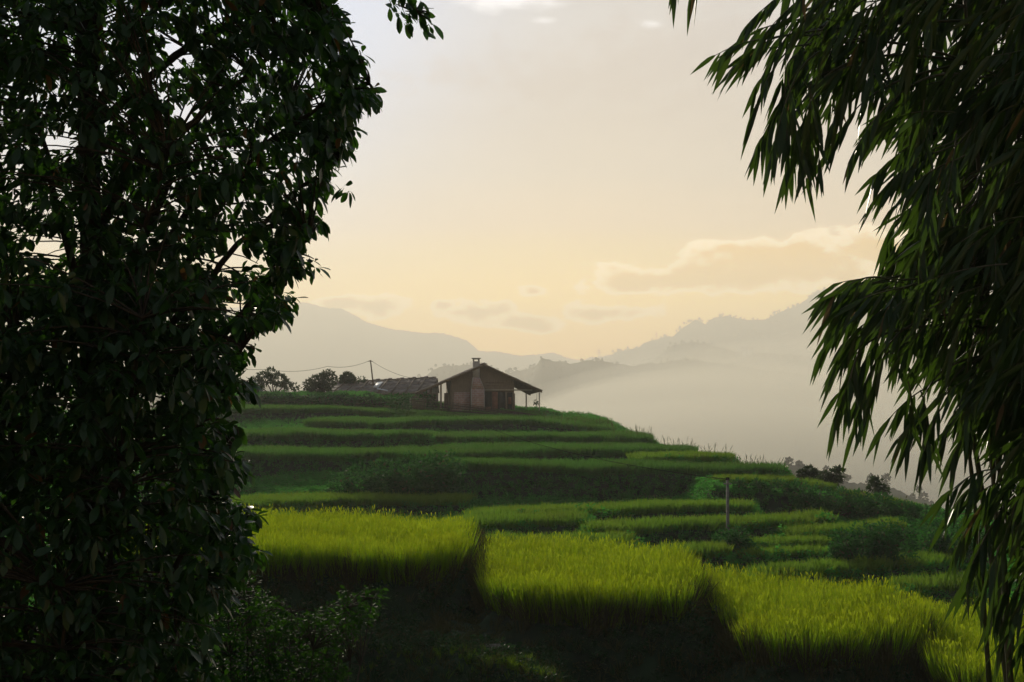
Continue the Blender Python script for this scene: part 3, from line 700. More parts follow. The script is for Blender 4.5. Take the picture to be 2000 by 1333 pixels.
# poles and cables
def lean_pole(name, a, b, r, mat, label, cat='pole'):
    o = empty(name, tuple(a)); v, q = tube([a-a, (b-a)*.5, b-a], [r, r*.95, r*.85], 8); obj_np('shaft', v, q, mat, o, smooth=False)
    tag(o, label, cat); return o
pt_ = P(723.5, 704, 152); pbm = P(729, 752, 152)
up = lean_pole('utility_pole', pbm, pt_, .075, M['wood'], 'thin leaning wooden pole rising behind the barn roof')
v, q = box(-.25, .25, -.03, .03, -.02, .04); o = obj_np('crossarm', v + (pt_-pbm) + np.array((0,0,-.12)), q, M['wood'], up)
def cable(pts, r, label, sag=0.0):
    pts = [np.array(p, float) for p in pts]; A = Acc()
    for a, b in zip(pts[:-1], pts[1:]):
        t = np.linspace(0, 1, 24)[:, None]; c = a + (b-a)*t; c[:, 2] -= (4*sag*t*(1-t))[:, 0]
        v, q = tube(c, r, 4, cap=False); A.add(v, q)
    o = A.obj('power_cable', M['cable']); tag(o, label, 'cable', None); return o
cable([pt_, P(640, 716, 150), P(520, 722, 148), P(300, 700, 140)], .017, 'thin cable running left from the leaning pole behind the barn', .35)
cable([pt_, P(800, 738, 151)], .015, 'thin cable dropping from the leaning pole to the barn ridge', .25)
pY = 60.0
gz = P(1421, 932, pY); gx_, gy_ = gz[0], pY
zb = Hs(gx_, gy_)
post = empty('concrete_post', (gx_, gy_, zb)); tag(post, 'grey concrete post standing in the middle of the terraces', 'post')
hh = gz[2] - zb
part('shaft', [taper(-.07,.07,-.3,-.05,.05,hh-.12,-.07,.07,-.05)], M['concrete'], post)
v, q = tube([(0,0,hh-.125),(0,0,hh-.02)], [.09,.07], 8); obj_np('insulator', v, q, M['cable'], post)
v, q = box(-.16, .16, -.03, .03, hh-.32, hh-.26); obj_np('bracket', v, q, M['steel'], post)
cable([P(832, 776, 136), gz - np.array((0,0,.1))], .014, 'black cable sagging from the farmhouse down to the concrete post', 1.1)

# rocks
def rock(px, py, Y, s, label):
    p = P(px, py, Y); z = Hs(p[0], Y)
    me = bpy.data.meshes.new('rock'); import bmesh
    bm = bmesh.new(); bmesh.ops.create_icosphere(bm, subdivisions=3, radius=1)
    for v_ in bm.verts:
        c = v_.co; k = 1 + .18*sin(c.x*3+px) + .15*sin(c.y*4+1) + .1*sin(c.z*6+px); v_.co = Vector((c.x*s*k*1.3, c.y*s*k, c.z*s*k*.75))
    bm.to_mesh(me); bm.free(); me.materials.append(M['rock'])
    o = bpy.data.objects.new('rock', me); COL.objects.link(o); o.location = (p[0], Y, z + s*.25)
    tag(o, label, 'rock', 'rocks on the foreground ledge')
rock(960, 1262, 26.4, .13, 'pale rounded rock lying on the dark ledge below the second paddy')
rock(1010, 1272, 26.1, .09, 'smaller rock to the right of the pale rounded rock')

# ------------------------------------------------------------------ trees and bushes on the hill
def foliage_np(centres, radii, n, ls, prof=((0,.2),(.4,1),(1,.1)), up=.15, shell=.55):
    A = Acc(); centres = np.asarray(centres, float); radii = np.asarray(radii, float)
    w = radii**2; w = w/w.sum(); k = rng.choice(len(centres), n, p=w)
    d = nrm(rng.normal(size=(n, 3))); rr = radii[k]*(shell + (1-shell)*rng.random(n)**.6)*(1 + .18*np.sin(d[:,0]*5+k)*np.cos(d[:,1]*6))
    B = centres[k] + d*rr[:, None]*np.array((1, 1, .85))
    D = d + rng.normal(0, .6, (n, 3)) + np.array((0, 0, up))
    V, Q, rn, T = blades(B, D, ls*rng.uniform(.7, 1.3, n), ls*.5*rng.uniform(.7, 1.3, n), list(prof), droop=.15)
    A.add(V, Q, rn, T); return A
def small_tree(name, px, pyb, Y, blobs, ls, n, label, cat, mat='fartree', group=None, trunk_r=.09):
    """blobs: (px, py, radius in pixels)"""
    b = P(px, pyb, Y); z = Hs(b[0], Y)
    root = empty(name, (b[0], Y, z)); tag(root, label, cat, group)
    org = np.array((b[0], Y, z)); k = Y/F
    C = []; Rr = []
    for (x, y, r) in blobs:
        c = P(x, y, Y) + np.array((0, rng.uniform(-.5, .5)*r*k, 0)); C.append(c); Rr.append(r*k)
        if cat == 'bush':                       # bushes are leafy down to the ground
            zg = Hs(c[0], c[1]); h_ = c[2] - zg
            for f in np.arange(.25, 1, .25) if h_ > r*k*.6 else []:
                C.append(np.array((c[0], c[1], zg + h_*f))); Rr.append(r*k*.95)
    A = foliage_np(C, Rr, n, ls); A.obj('crown', M[mat], root, origin=org)
    T = Acc()
    for c in C:
        v, q = tube(bez(org + np.array((0,0,-.2)), org*.5 + c*.5 + np.array((0,0,.1)), c, 7), np.linspace(trunk_r, trunk_r*.35, 7), 6); T.add(v, q)
    T.obj('trunk', M['bark'], root, origin=org); return root
small_tree('feathery_tree', 535, 764, 146, [(515,738,14),(530,728,10),(545,742,15),(560,750,10),(575,756,8),(500,752,16)], .30, 1500, 'pale feathery tree at the left edge of the hilltop', 'tree')
small_tree('vine_covered_tree', 620, 764, 146, [(606,752,13),(618,744,13),(630,740,11),(640,750,12),(612,760,14),(640,728,6),(647,730,5),(652,737,5),(655,744,4),(632,731,6),(632,760,13)], .26, 2600, 'arching vine covered tree beside the left end of the barn', 'tree')
small_tree('round_tree', 678, 768, 153, [(679,737,11),(672,742,8),(686,741,8)], .28, 900, 'small round tree standing behind the barn roof', 'tree')
small_tree('bush', 703, 768, 153, [(697,746,9),(706,745,9),(714,749,7),(690,750,7)], .26, 900, 'rounded bush between the round tree and the leaning pole', 'bush')
small_tree('slender_tree', 1577, 946, 84, [(1568,926,8),(1580,918,7),(1590,924,6),(1575,934,10),(1592,932,8)], .26, 420, 'small dark tree at the right skyline, left of the taller sapling', 'tree', trunk_r=.05)
small_tree('slender_tree', 1622, 960, 82, [(1638,918,6),(1628,926,8),(1612,930,8),(1632,938,8),(1622,944,9),(1640,932,5),(1607,936,5)], .28, 480, 'open layered sapling on the right skyline beside the small dark tree', 'tree', trunk_r=.05)
small_tree('slender_tree', 1715, 975, 80, [(1708,940,6),(1716,936,5),(1706,952,9),(1720,954,8),(1728,960,6)], .24, 380, 'thin pale sapling farthest right on the skyline', 'tree', trunk_r=.04)
def bush(px, py, Y, blobs, ls, n, label, mat='bush'):
    return small_tree('bush', px, py, Y, blobs, ls, n, label, 'bush', mat, None, .04)
bush(790, 955, 77.5, [(700,930,30),(750,925,36),(800,922,38),(845,915,36),(870,905,30),(885,920,26),(665,945,26),(820,945,40),(760,950,38)], 0.24, 6500, 'large dark bush on the tall bank left of centre')
bush(1430, 1105, 56, [(1415,1055,24),(1440,1050,24),(1455,1075,26),(1400,1080,24),(1425,1090,30),(1460,1095,22),(1385,1098,18)], .15, 4200, 'rounded bush growing round the foot of the concrete post')
bush(1680, 1068, 53.5, [(1650,1055,24),(1690,1045,28),(1730,1040,28),(1770,1035,24),(1640,1075,20),(1720,1065,26)], .16, 3600, 'wide low bush beside the short terraces at right')
bush(1600, 985, 72, [(1570,965,20),(1600,965,24),(1640,975,26),(1680,980,26),(1725,985,26),(1770,1000,26),(1810,1010,28),(1845,1025,28)], .22, 4200, 'long hedge of dark bushes below the right skyline')
bush(1560, 985, 74, [(1440,948,14),(1480,950,16),(1520,955,20),(1550,960,20)], .2, 2000, 'dark scrub on the bank behind the concrete post')
bush(1850, 1100, 56, [(1830,1045,26),(1860,1060,30),(1880,1090,30),(1900,1040,30)], .18, 3000, 'tangled green bush low on the right slope')
bush(640, 775, 138.5, [(480+14*i, 776 + 2*sin(i*1.7), 5.5+1.5*sin(i*2.3)) for i in range(27)], .3, 4200, 'long low hedge along the top edge of the hill below the barn')
bush(1130, 822, 130, [(760+9*i, 778+2.5*sin(i), 6) for i in range(5)], .25, 700, 'small scrub clump between the barn and the farmhouse')
# grass stalks with seed heads along the right hand terrace ends
A = Acc()
for (x0, y0, x1, y1, Y, n) in ((1060,812,1195,826,116,40),(1200,842,1275,848,104,34),(1290,868,1357,872,93,26),(1370,884,1424,888,87,20),(1430,905,1526,910,82,34)):
    t = rng.random(n); B = Pn(x0+(x1-x0)*t, y0+(y1-y0)*t, Y + rng.uniform(0, 2, n))
    D = rng.normal(0, .22, (n, 3)); D[:, 2] = 1
    V, Q, rn, T = blades(B - np.array((0,0,.4)), D, rng.uniform(.8, 1.35, n), .03, [(0,.8),(.6,.6),(.75,1.3),(1,.3)], droop=.15); A.add(V, Q, rn, T)
tag(A.obj('wild_grass', M['dryweed']), 'thin wild grass stalks on the terrace ends against the mist', 'grass', kind='stuff')

# ------------------------------------------------------------------ far hills
hill_tree_pts = []
def hill(crest, D, floor, front, back, label_rough, nseed, trees=0, tscale=6.0, ext=(0, 0)):
    xs = np.array([c[0] for c in crest], float); cz = np.array([P(c[0], c[1], D)[2] for c in crest]); cxw = (xs-1000)/F*D
    X_ = np.linspace(cxw[0] - ext[0], cxw[-1] + ext[1], 420)
    zc = np.interp(X_, cxw, cz) + label_rough*(sn(X_, 0*X_, D*.006, nseed)*.5 + sn(X_, 0*X_, D*.0016, nseed+1)*.3)
    el = np.clip((cxw[0]-X_)/max(ext[0], 1), 0, 1); er = np.clip((X_-cxw[-1])/max(ext[1], 1), 0, 1)
    zc = zc + (floor - zc)*np.maximum(el, er)**1.2*.8
    T_ = np.linspace(-1, 1, 61); XX, TT = np.meshgrid(X_, T_)
    Zc = np.broadcast_to(zc, XX.shape); prof = np.where(TT < 0, (1+TT)**1.25, (1-TT)**1.1)
    YY = D + np.where(TT < 0, TT*front, TT*back)
    rid = 1 - .20*np.abs(np.sin(XX/(D*.03) + 1.4*np.sin(YY/(D*.05)) + nseed))*np.clip(np.abs(TT)*2.2, 0, 1)
    ZZ = floor + (Zc - floor)*prof*rid + sn(XX, YY, D*.012, nseed)*label_rough*.6*np.clip(np.abs(TT)*4, 0, 1)
    n1 = len(X_); I_ = (np.arange(60)[:, None]*n1 + np.arange(n1-1)[None]).ravel()
    o = obj_np('hills', np.stack([XX, YY, ZZ], -1).reshape(-1, 3), np.stack([I_, I_+1, I_+1+n1, I_+n1], 1), M['hill'], smooth=True)
    tag(o, kind='structure')
    if trees:
        ii = rng.integers(0, XX.size, trees*3); tt = TT.ravel()[ii]
        keep = rng.random(len(ii)) < np.exp(-np.abs(tt)*3.5); ii = ii[keep][:trees]
        pts = np.stack([XX.ravel()[ii] + rng.normal(0, 3, len(ii)), YY.ravel()[ii], ZZ.ravel()[ii]], 1)
        hill_tree_pts.append((pts, rng.uniform(.5, 1.3, len(ii))*tscale))
    return o
FL = -112.0
hill([(-400,640),(100,610),(480,600),(540,598),(590,591),(620,597),(668,604),(695,617),(716,631),(751,639),(800,648),(840,652),(870,652),(890,657),(905,663),(920,673),(933,684),(960,688),(992,690),(1010,694),(1024,696),(1045,694),(1060,690),(1076,689),(1095,694),(1125,703),(1180,712),(1260,730)], 2450, FL, 560, 120, 4.0, 1, ext=(400, 200))
hill([(1000,730),(1100,722),(1150,700),(1200,690),(1300,672),(1500,660),(1700,640),(2200,600)], 2400, FL, 400, 150, 5, 9, ext=(150, 200))
hill([(1120,745),(1160,722),(1189,702),(1200,688),(1225,684),(1245,681),(1255,672),(1297,660),(1315,656),(1332,642),(1360,625),(1378,634),(1395,621),(1420,618),(1441,620),(1462,625),(1490,627),(1525,611),(1553,599),(1595,572),(1630,562),(1658,561),(1720,548),(1850,530),(2100,505),(2500,500)], 2100, FL, 480, 300, 3.0, 3, 5200, 3.8, ext=(60, 300))
hill([(1240,720),(1290,695),(1315,674),(1353,667),(1385,674),(1410,680),(1437,688),(1520,690),(1600,700),(1800,690),(2200,680)], 1650, FL, 380, 250, 3.0, 5, 2400, 3.0, ext=(80, 300))
hill([(1020,765),(1035,744),(1045,717),(1057,701),(1070,702),(1091,709),(1115,709),(1135,705),(1150,704),(1182,707),(1210,714),(1238,714),(1266,709),(1280,711),(1310,706),(1360,704),(1420,712),(1500,724),(1600,734),(1700,742),(1900,745),(2200,735)], 1020, FL, 300, 200, 1.6, 7, 4200, 1.5, ext=(25, 200))
hill([(760,775),(800,750),(828,736),(850,722),(868,714),(885,715),(910,714),(935,712),(960,722),(990,730),(1010,724),(1028,722),(1045,717),(1070,730)], 1200, FL, 320, 200, 2.0, 8, 1800, 2.4, ext=(60, 60))
hill([(-600,700),(200,715),(420,735),(560,760),(640,790),(760,810)], 900, FL, 260, 160, 2.0, 11, 500, 5.0, ext=(200, 80))
hill([(1480,925),(1530,912),(1560,907),(1590,915),(1640,940),(1720,950)], 330, -60, 90, 60, 1.0, 12, 700, 1.8, ext=(25, 60))
# lumpy tree crowns for the far forests
def lump(k):
    n = 90; d = nrm(rng.normal(size=(n, 3))); c = d*np.array((.8, .8, .95))*rng.uniform(.55, 1.0, (n, 1)) + np.array((0, 0, .85))
    A = Acc(); V, Q, rn, T = blades(c, d + rng.normal(0, .7, (n, 3)), .55, .42, [(0,.4),(.5,1),(1,.3)]); A.add(V, Q, rn, T)
    return A.obj('far_crown', M['hilltree'], coll=LIB)
lumps = [lump(i*1.3) for i in range(5)]
pts = np.concatenate([p for p, s in hill_tree_pts]); ss = np.concatenate([s for p, s in hill_tree_pts]); n = len(pts)
scatter('far_forest', pts, rot_of(n, .1), np.stack([ss*.5*rng.uniform(.8, 1.4, n), ss*.5, ss*.5*rng.uniform(.7, 1.3, n)], 1), rng.integers(0, 5, n), lumps, 'far forest on the misty hills', 'forest')
# fields and a road on the valley floor
# masts on the ridges
def mast(px, pyt, pyb, Y, label, w=3.0):
    b = P(px, pyb, Y); t = P(px, pyt, Y); h = t[2]-b[2]
    o = empty('lattice_mast', tuple(b)); A = Acc()
    for sx in (-1, 1):
        for sy in (-1, 1):
            v, q = tube([(sx*w*.5, sy*w*.5, -6), (sx*w*.12, sy*w*.12, h)], w*.07, 4); A.add(v, q)
    for i in range(7):
        f = i/7; z0 = h*f; z1 = h*(f+1/7); a = w*.5*(1-.76*f); c = w*.5*(1-.76*(f+1/7))
        for s in (-1, 1):
            v, q = tube([(-a*s, -a, z0), (c*s, -c, z1)], w*.045, 4); A.add(v, q)
    A.obj('frame', M['steel'], o)
    v, q = box(-w*.8, w*.8, -w*.06, w*.06, h*.8, h*.83); v2, q2 = box(-w*.6, w*.6, -w*.06, w*.06, h*.93, h*.96)
    A = Acc(); A.add(v, q); A.add(v2, q2); A.obj('crossarm', M['steel'], o)
    tag(o, label, 'mast')
mast(1170, 683, 712, 2080, 'tall lattice mast in the saddle left of the wooded ridge', 4.5)
mast(1282, 650, 668, 2080, 'thin mast on the slope of the wooded ridge', 3.5)
# small pale buildings on the misty slope
def hut(px, py, Y, w, label):
    b = P(px, py, Y); o = empty('hill_house', tuple(b)); tag(o, label, 'house', 'pale houses on the misty slope')
    part('wall', [box(-w/2, w/2, -w*.4, w*.4, -6, w*.5)], M['pale'], o)
    part('roof', [hexa([(-w*.6,-w*.5,w*.501),(w*.6,-w*.5,w*.501),(w*.6,w*.5,w*.501),(-w*.6,w*.5,w*.501),(-w*.6,-.05,w*.85),(w*.6,-.05,w*.85),(w*.6,.05,w*.85),(-w*.6,.05,w*.85)])], M['roof'], o)
    for a_ in (-.3, .1): part('window', [box(w*a_, w*(a_+.2), -w*.41, -w*.402, w*.1, w*.3)], M['dark'], o)
hut(1453, 688, 1600, 6.5, 'larger pale house on the misty slope')
hut(1466, 686, 1600, 4.5, 'smaller pale house just right of the larger one')

# ------------------------------------------------------------------ the big broadleaf tree at left
BX = [(-400,690),(0,665),(20,690),(60,708),(100,715),(130,742),(160,744),(190,740),(215,728),(240,715),(270,712),(300,690),(340,682),(372,680),(390,640),(415,652),(440,640),(470,622),(515,618),(540,590),(575,592),(600,590),(625,560),(636,470),(645,482),(680,505),(720,508),(750,515),(775,500),(790,455),(820,470),(850,475),(880,490),(915,500),(940,470),(965,470),(1000,508),(1050,510),(1095,520),(1115,505),(1140,470),(1200,430),(1333,440),(1500,440)]
bxy = np.array([b[0] for b in BX], float); bxx = np.array([b[1] for b in BX], float)
def xr(y): return np.interp(y, bxy, bxx) + 15*np.sin(np.asarray(y)/13.0) + 9*np.sin(np.asarray(y)/5.7 + 1)
def broad_clusters(C, Ax, m, leaf, A, ls=.092, down=.95):
    n = len(C); th = rng.random((n, m))*2*pi
    ax = nrm(Ax); ref = nrm(np.cross(ax, np.array((0.3, 0.2, 1.0)))); r2 = np.cross(ax, ref)
    rad = ref[:, None]*np.cos(th)[..., None] + r2[:, None]*np.sin(th)[..., None]
    D = ax[:, None]*rng.uniform(.1, .9, (n, m))[..., None] + rad + np.array((0, 0, -1.0))*down*rng.uniform(.3, 1.6, (n, m))[..., None]
    B = C[:, None] + rad*.008 - ax[:, None]*rng.uniform(0, .10, (n, m))[..., None]
    B = B.reshape(-1, 3); D = nrm(D.reshape(-1, 3)); k = len(B)
    S_ = np.cross(D, np.array((0, 0, 1.0)) + rng.normal(0, .45, (k, 3)))
    L_ = ls*rng.uniform(.5, 1.3, k)
    stem = L_*.18
    V, Q, rn, T = blades(B + D*stem[:, None], D, L_, L_*rng.uniform(.42, .56, k), leaf, droop=rng.uniform(.0, .45, k), fold=.10, S=S_)
    A.add(V, Q, rn, T)
    V, Q, rn, T = blades(B, D, stem*1.05, .004, [(0,1),(1,1)], S=S_); A.add(V, Q, rn, T)
BL = [(0,.10),(.18,.55),(.42,.92),(.66,1.0),(.86,.62),(1,.04)]
tx, ty = P(170, 700, 10.6)[0], 10.6
tz = Hs(tx, ty); org = np.array((tx, ty, tz))
tree = empty('broadleaf_tree', tuple(org)); tag(tree, 'big dark broadleaf tree filling the left side of the view', 'tree')
def sample_crown(n, y0, y1, x0, Yr, hole=0.0, seed=0):
    py = rng.uniform(y0, y1, n); px = x0 + (xr(py) - 22 - 16*((py > 600) & (py < 860)) - x0)*rng.random(n)**.92
    Y = rng.uniform(*Yr, n); p = Pn(px, py, Y)
    for (hx_, hy_, ra, rb_) in ((470,580,44,30),(462,496,50,34),(112,265,46,30),(370,208,44,28),(345,90,34,40),(95,468,30,34)):
        keep = ((px-hx_)/ra)**2 + ((py-hy_)/rb_)**2 > 1 - .25*rng.random(len(px)); px, py, Y, p = px[keep], py[keep], Y[keep], p[keep]
    n = len(p)
    if hole:
        f = sn(p[:, 0]*1.0 + p[:, 1]*.8, p[:, 2], .20, seed) + .6*sn(p[:, 0] - p[:, 1]*.5, p[:, 2], .09, seed+2)
        edge = (xr(py) - px) < 50
        d_ = xr(py) - px; hole_ = hole + .35*np.clip((380 - px)/200, 0, 1)
        thin = np.clip(1.15 - np.clip(d_, 0, 190)/190, 0, 1)*np.clip((py-140)/80, 0, 1)*(py < 640)
        keep = ((f > -hole_ + .55*thin) & (rng.random(n) > .25*thin)) | (edge & (rng.random(n) < .22)); p = p[keep]
    return p
upc = sample_crown(5000, -260, 600, -420, (8.9, 12.2), hole=.52, seed=3)
loc_ = sample_crown(5200, 540, 1480, -420, (8.6, 12.4), hole=.95, seed=5)
# a low dense front lobe as in the photo, and the leafy outline itself
py = rng.uniform(-60, 1140, 330); edgec = Pn(xr(py) - rng.uniform(22, 84, 330), py, rng.uniform(9.4, 10.4, 330))
tw = [(775,8),(800,6),(822,20),(838,28),(812,38),(845,42),(790,22),(828,6),(800,-20),(770,-30)]
twc = np.array([P(x + random.uniform(-3, 3), y, 9.8 + random.uniform(-.1, .1)) for (x, y) in tw])
clus = np.concatenate([upc, loc_, edgec, twc])
cen = np.stack([np.interp(clus[:, 2], [-5, 5], [tx+.1, tx-.2]), np.full(len(clus), ty), clus[:, 2] - .5], 1)
Ax = nrm(clus - cen) + rng.normal(0, .35, clus.shape)
A = Acc(); broad_clusters(clus, Ax, 7, BL, A)
A.obj('crown', M['leaf'], tree, origin=org)
# trunk and limbs
T = Acc()
tp = np.array([(tx+.05*sin(i*.9), ty+.04*cos(i*1.1), tz - .3 + (4.6 - tz)*i/14) for i in range(15)])
v, q = tube(tp, np.linspace(.16, .05, 15), 10); T.add(v, q)
limbs = []
for (x, y, Y, f) in [(640,60,9.8,.72),(720,160,9.9,.66),(660,310,10.1,.60),(600,470,9.8,.54),(560,560,10.2,.5),(470,680,9.6,.42),(460,880,9.8,.33),(470,1030,10.0,.26),(350,1180,9.8,.2),(60,150,10.8,.7),(-60,420,10.2,.55),
                     (20,700,9.5,.42),(0,1000,10.0,.25),(420,-100,10.2,.8),(200,-150,9.6,.8),(330,300,9.2,.6),(420,180,11.0,.68),(280,620,9.0,.45),(250,900,9.2,.3),(120,1150,9.0,.18),(780,-60,10.0,.8),(560,220,11.2,.62),(230,420,11.5,.56)]:
    a = tp[int(f*14)]; c = P(x, y, Y); mid = (a+c)/2 + np.array((0, 0, .25*np.linalg.norm(c-a)*.6)) + rng.normal(0, .06, 3)
    b = bez(a, mid, c, 14); b += rng.normal(0, .012, b.shape); limbs.append(b)
    v, q = tube(b, np.linspace(.038, .010, 14), 7); T.add(v, q)
b = bez(P(700,-120,10), P(760,-70,9.9), P(812,22,9.8), 10); limbs.append(b); v, q = tube(b, np.linspace(.02, .005, 10), 5); T.add(v, q)
LP = np.concatenate(limbs + [tp[5:]])
def twigs(T, C, LP, maxd, r0=.009, r1=.003, prob=1.0):
    for c in C:
        if rng.random() > prob: continue
        d = np.linalg.norm(LP - c, axis=1) + 2.0*np.maximum(0, LP[:, 2] - c[2]); i = int(np.argmin(d)); a = LP[i]
        if np.linalg.norm(a-c) > maxd: continue
        m_ = (a+c)/2 + np.array((0, 0, .12*np.linalg.norm(c-a))) + rng.normal(0, .02, 3)
        v, q = tube(bez(a, m_, c, 5), np.linspace(r0, r1, 5), 4, cap=False); T.add(v, q)
twigs(T, clus, LP, 1.6, prob=.30); twigs(T, twc, LP, 1.2); twigs(T, edgec, LP, 1.4, prob=.5)
T.obj('trunk', M['bark'], tree, origin=org, smooth=False)

# lower shrub with small glossy leaves
def shrub(name, pts_px, Yr, n, ls, m, base_px, label, mat='shrubleaf', cat='shrub'):
    poly = np.array(pts_px, float); lo = poly.min(0); hi = poly.max(0)
    c = rng.uniform(lo, hi, (n*4, 2)); ins = pdist(poly, c[:, 0], c[:, 1]) < 0; c = c[ins][:n]
    p = Pn(c[:, 0], c[:, 1], rng.uniform(*Yr, len(c)))
    Yc = sum(Yr)/2; bx_ = P(base_px, 1300, Yc)[0]; z = Hs(bx_, Yc); org = np.array((bx_, Yc, z))
    root = empty(name, tuple(org)); tag(root, label, cat)
    A = Acc(); ax = nrm(p - np.array((bx_, Yc, p[:, 2].min() - .6))) + rng.normal(0, .3, p.shape)
    broad_clusters(p, ax, m, [(0,.15),(.3,.8),(.6,1),(1,.05)], A, ls=ls, down=.15)
    A.obj('leaves', M[mat], root, origin=org)
    T = Acc(); stems = []
    sel = p[rng.choice(len(p), 26)]
    for c in sel:
        b = bez(org + np.array((rng.normal(0,.1), rng.normal(0,.1), -.1)), (org+c)/2 + rng.normal(0, .15, 3), c, 9); stems.append(b)
        v, q = tube(b, np.linspace(.02, .005, 9), 5); T.add(v, q)
    LPs = np.concatenate([s[3:] for s in stems]); twigs(T, p, LPs, .7, .005, .0025, .6)
    T.obj('stems', M['bark'], root, origin=org)
    return root
shrub('leafy_shrub', [(400,1190),(440,1150),(490,1105),(520,1150),(548,1168),(590,1200),(650,1172),(665,1150),(700,1155),(740,1142),(752,1152),(748,1175),(735,1200),(700,1225),(675,1270),(670,1400),(380,1400)], (12.2, 13.6), 950, .055, 8, 520, 'low shrub with small glossy leaves in front of the dark bank at lower left')

# ------------------------------------------------------------------ bamboo at right
culm_specs = [((1985,1400),(1960,700),(1860,-250)),((2050,1400),(2030,600),(1990,-300)),((2010,1420),(1990,800),(1800,-100)),((2120,1400),(2100,650),(2120,-300)),((2060,1430),(1990,760),(1700,60)),
              ((2010,1420),(1990,900),(1850,300)),((1960,1420),(1950,1000),(1840,560)),((2200,1400),(2190,600),(2240,-300)),((2080,1420),(2060,300),(1900,-350))]
by = 8.6; bo = np.array((P(2010, 700, by)[0], by, 0.0)); bo[2] = Hs(bo[0], by)
bam = empty('bamboo_clump', tuple(bo)); tag(bam, 'tall drooping bamboo clump filling the right side of the view', 'bamboo')
culms = []
for k, (a, b, c) in enumerate(culm_specs):
    Y = 8.2 + .28*(k*37 % 7)/2
    a3 = P(*a, Y); a3[2] = Hs(a3[0], Y) - .2; a3[0] = bo[0] + (a3[0]-bo[0])*.6; a3[1] = Y
    cv = bez(a3, P(*b, Y), P(*c, Y + random.uniform(-.4, .4)), 40)
    L_ = np.r_[0, np.cumsum(np.linalg.norm(np.diff(cv, axis=0), axis=1))]
    # nodes: slight swelling every 0.32 m
    s = np.arange(0, L_[-1], .08); pts = np.stack([np.interp(s, L_, cv[:, i]) for i in range(3)], 1)
    r = np.interp(s, [0, L_[-1]], [.032, .008])*(1 + .16*(np.abs((s/.32) % 1 - .5) > .40))
    v, q = tube(pts, r, 8); obj_np('culm', v, q, M['culm'], bam, origin=bo, smooth=True); culms.append(pts[10:])
CP = np.concatenate(culms)
LB = Acc(); LT = Acc()
BP = [(0,.12),(.10,.62),(.28,1.0),(.55,.88),(.8,.45),(1,.02)]
def spray(tip, size, dirv, nl=9, leafL=.235, attach=True):
    """tip = where the last leaves hang; dirv = heading of the stem"""
    d = nrm(np.asarray(dirv, float)); a = tip - d*size; mid = (a+tip)/2 + np.array((0, 0, .16*size)) + rng.normal(0, .02, 3)
    st = bez(a, mid, tip, 9); v, q = tube(st, np.linspace(.0045, .0018, 9), 4, cap=False); LT.add(v, q)
    if attach:
        dd = np.linalg.norm(CP - a, axis=1) + .6*np.abs(CP[:, 2] - a[2] - .2); b = CP[int(np.argmin(dd))]
        if np.linalg.norm(b-a) < 1.35 and float(np.dot(nrm(a-b), nrm(mid-a))) > .35:
            v, q = tube(bez(b, a - nrm(mid - a)*.30*np.linalg.norm(a-b) + np.array((0, 0, .06*np.linalg.norm(a-b))), a, 12), np.linspace(.009, .0045, 12), 4, cap=False); LT.add(v, q)
    t = np.linspace(.25, 1, nl) + rng.uniform(-.03, .03, nl); t = np.clip(t, 0, 1)
    ii = t*8; i0 = np.minimum(ii.astype(int), 7); fr_ = (ii-i0)[:, None]; B = st[i0]*(1-fr_) + st[i0+1]*fr_
    side = np.where(np.arange(nl) % 2 == 0, 1.0, -1.0)
    lat = nrm(np.cross(d, np.array((0, 0, 1.0))))
    D = d*rng.uniform(.45, 1.1, nl)[:, None] + lat*(side*rng.uniform(.05, .55, nl))[:, None] + np.array((0, 0, -1.0))*rng.uniform(.2, .95, nl)[:, None] + rng.normal(0, .10, (nl, 3))
    L_ = leafL*rng.uniform(.65, 1.15, nl); S_ = np.cross(D, np.array((0.0, 1.0, 0)) ) + rng.normal(0, .55, (nl, 3))
    V, Q, rn, T = blades(B, D, L_, L_*rng.uniform(.10, .145, nl), BP, droop=rng.uniform(0, .22, nl), fold=.12, S=S_)
    LB.add(V, Q, rn, T)
BBX = [(-300,1440),(0,1452),(60,1436),(100,1420),(150,1460),(200,1470),(280,1462),(350,1480),(385,1500),(400,1585),(430,1640),(480,1680),(520,1690),(560,1660),(590,1640),(640,1600),(700,1605),(760,1600),(800,1628),(880,1660),(900,1740),(960,1790),(1010,1850),(1080,1880),(1150,1880),(1200,1890),(1260,1915),(1333,1950),(1500,1990)]
bby = np.array([b[0] for b in BBX], float); bbx = np.array([b[1] for b in BBX], float)
def xl(y): return np.interp(y, bby, bbx)
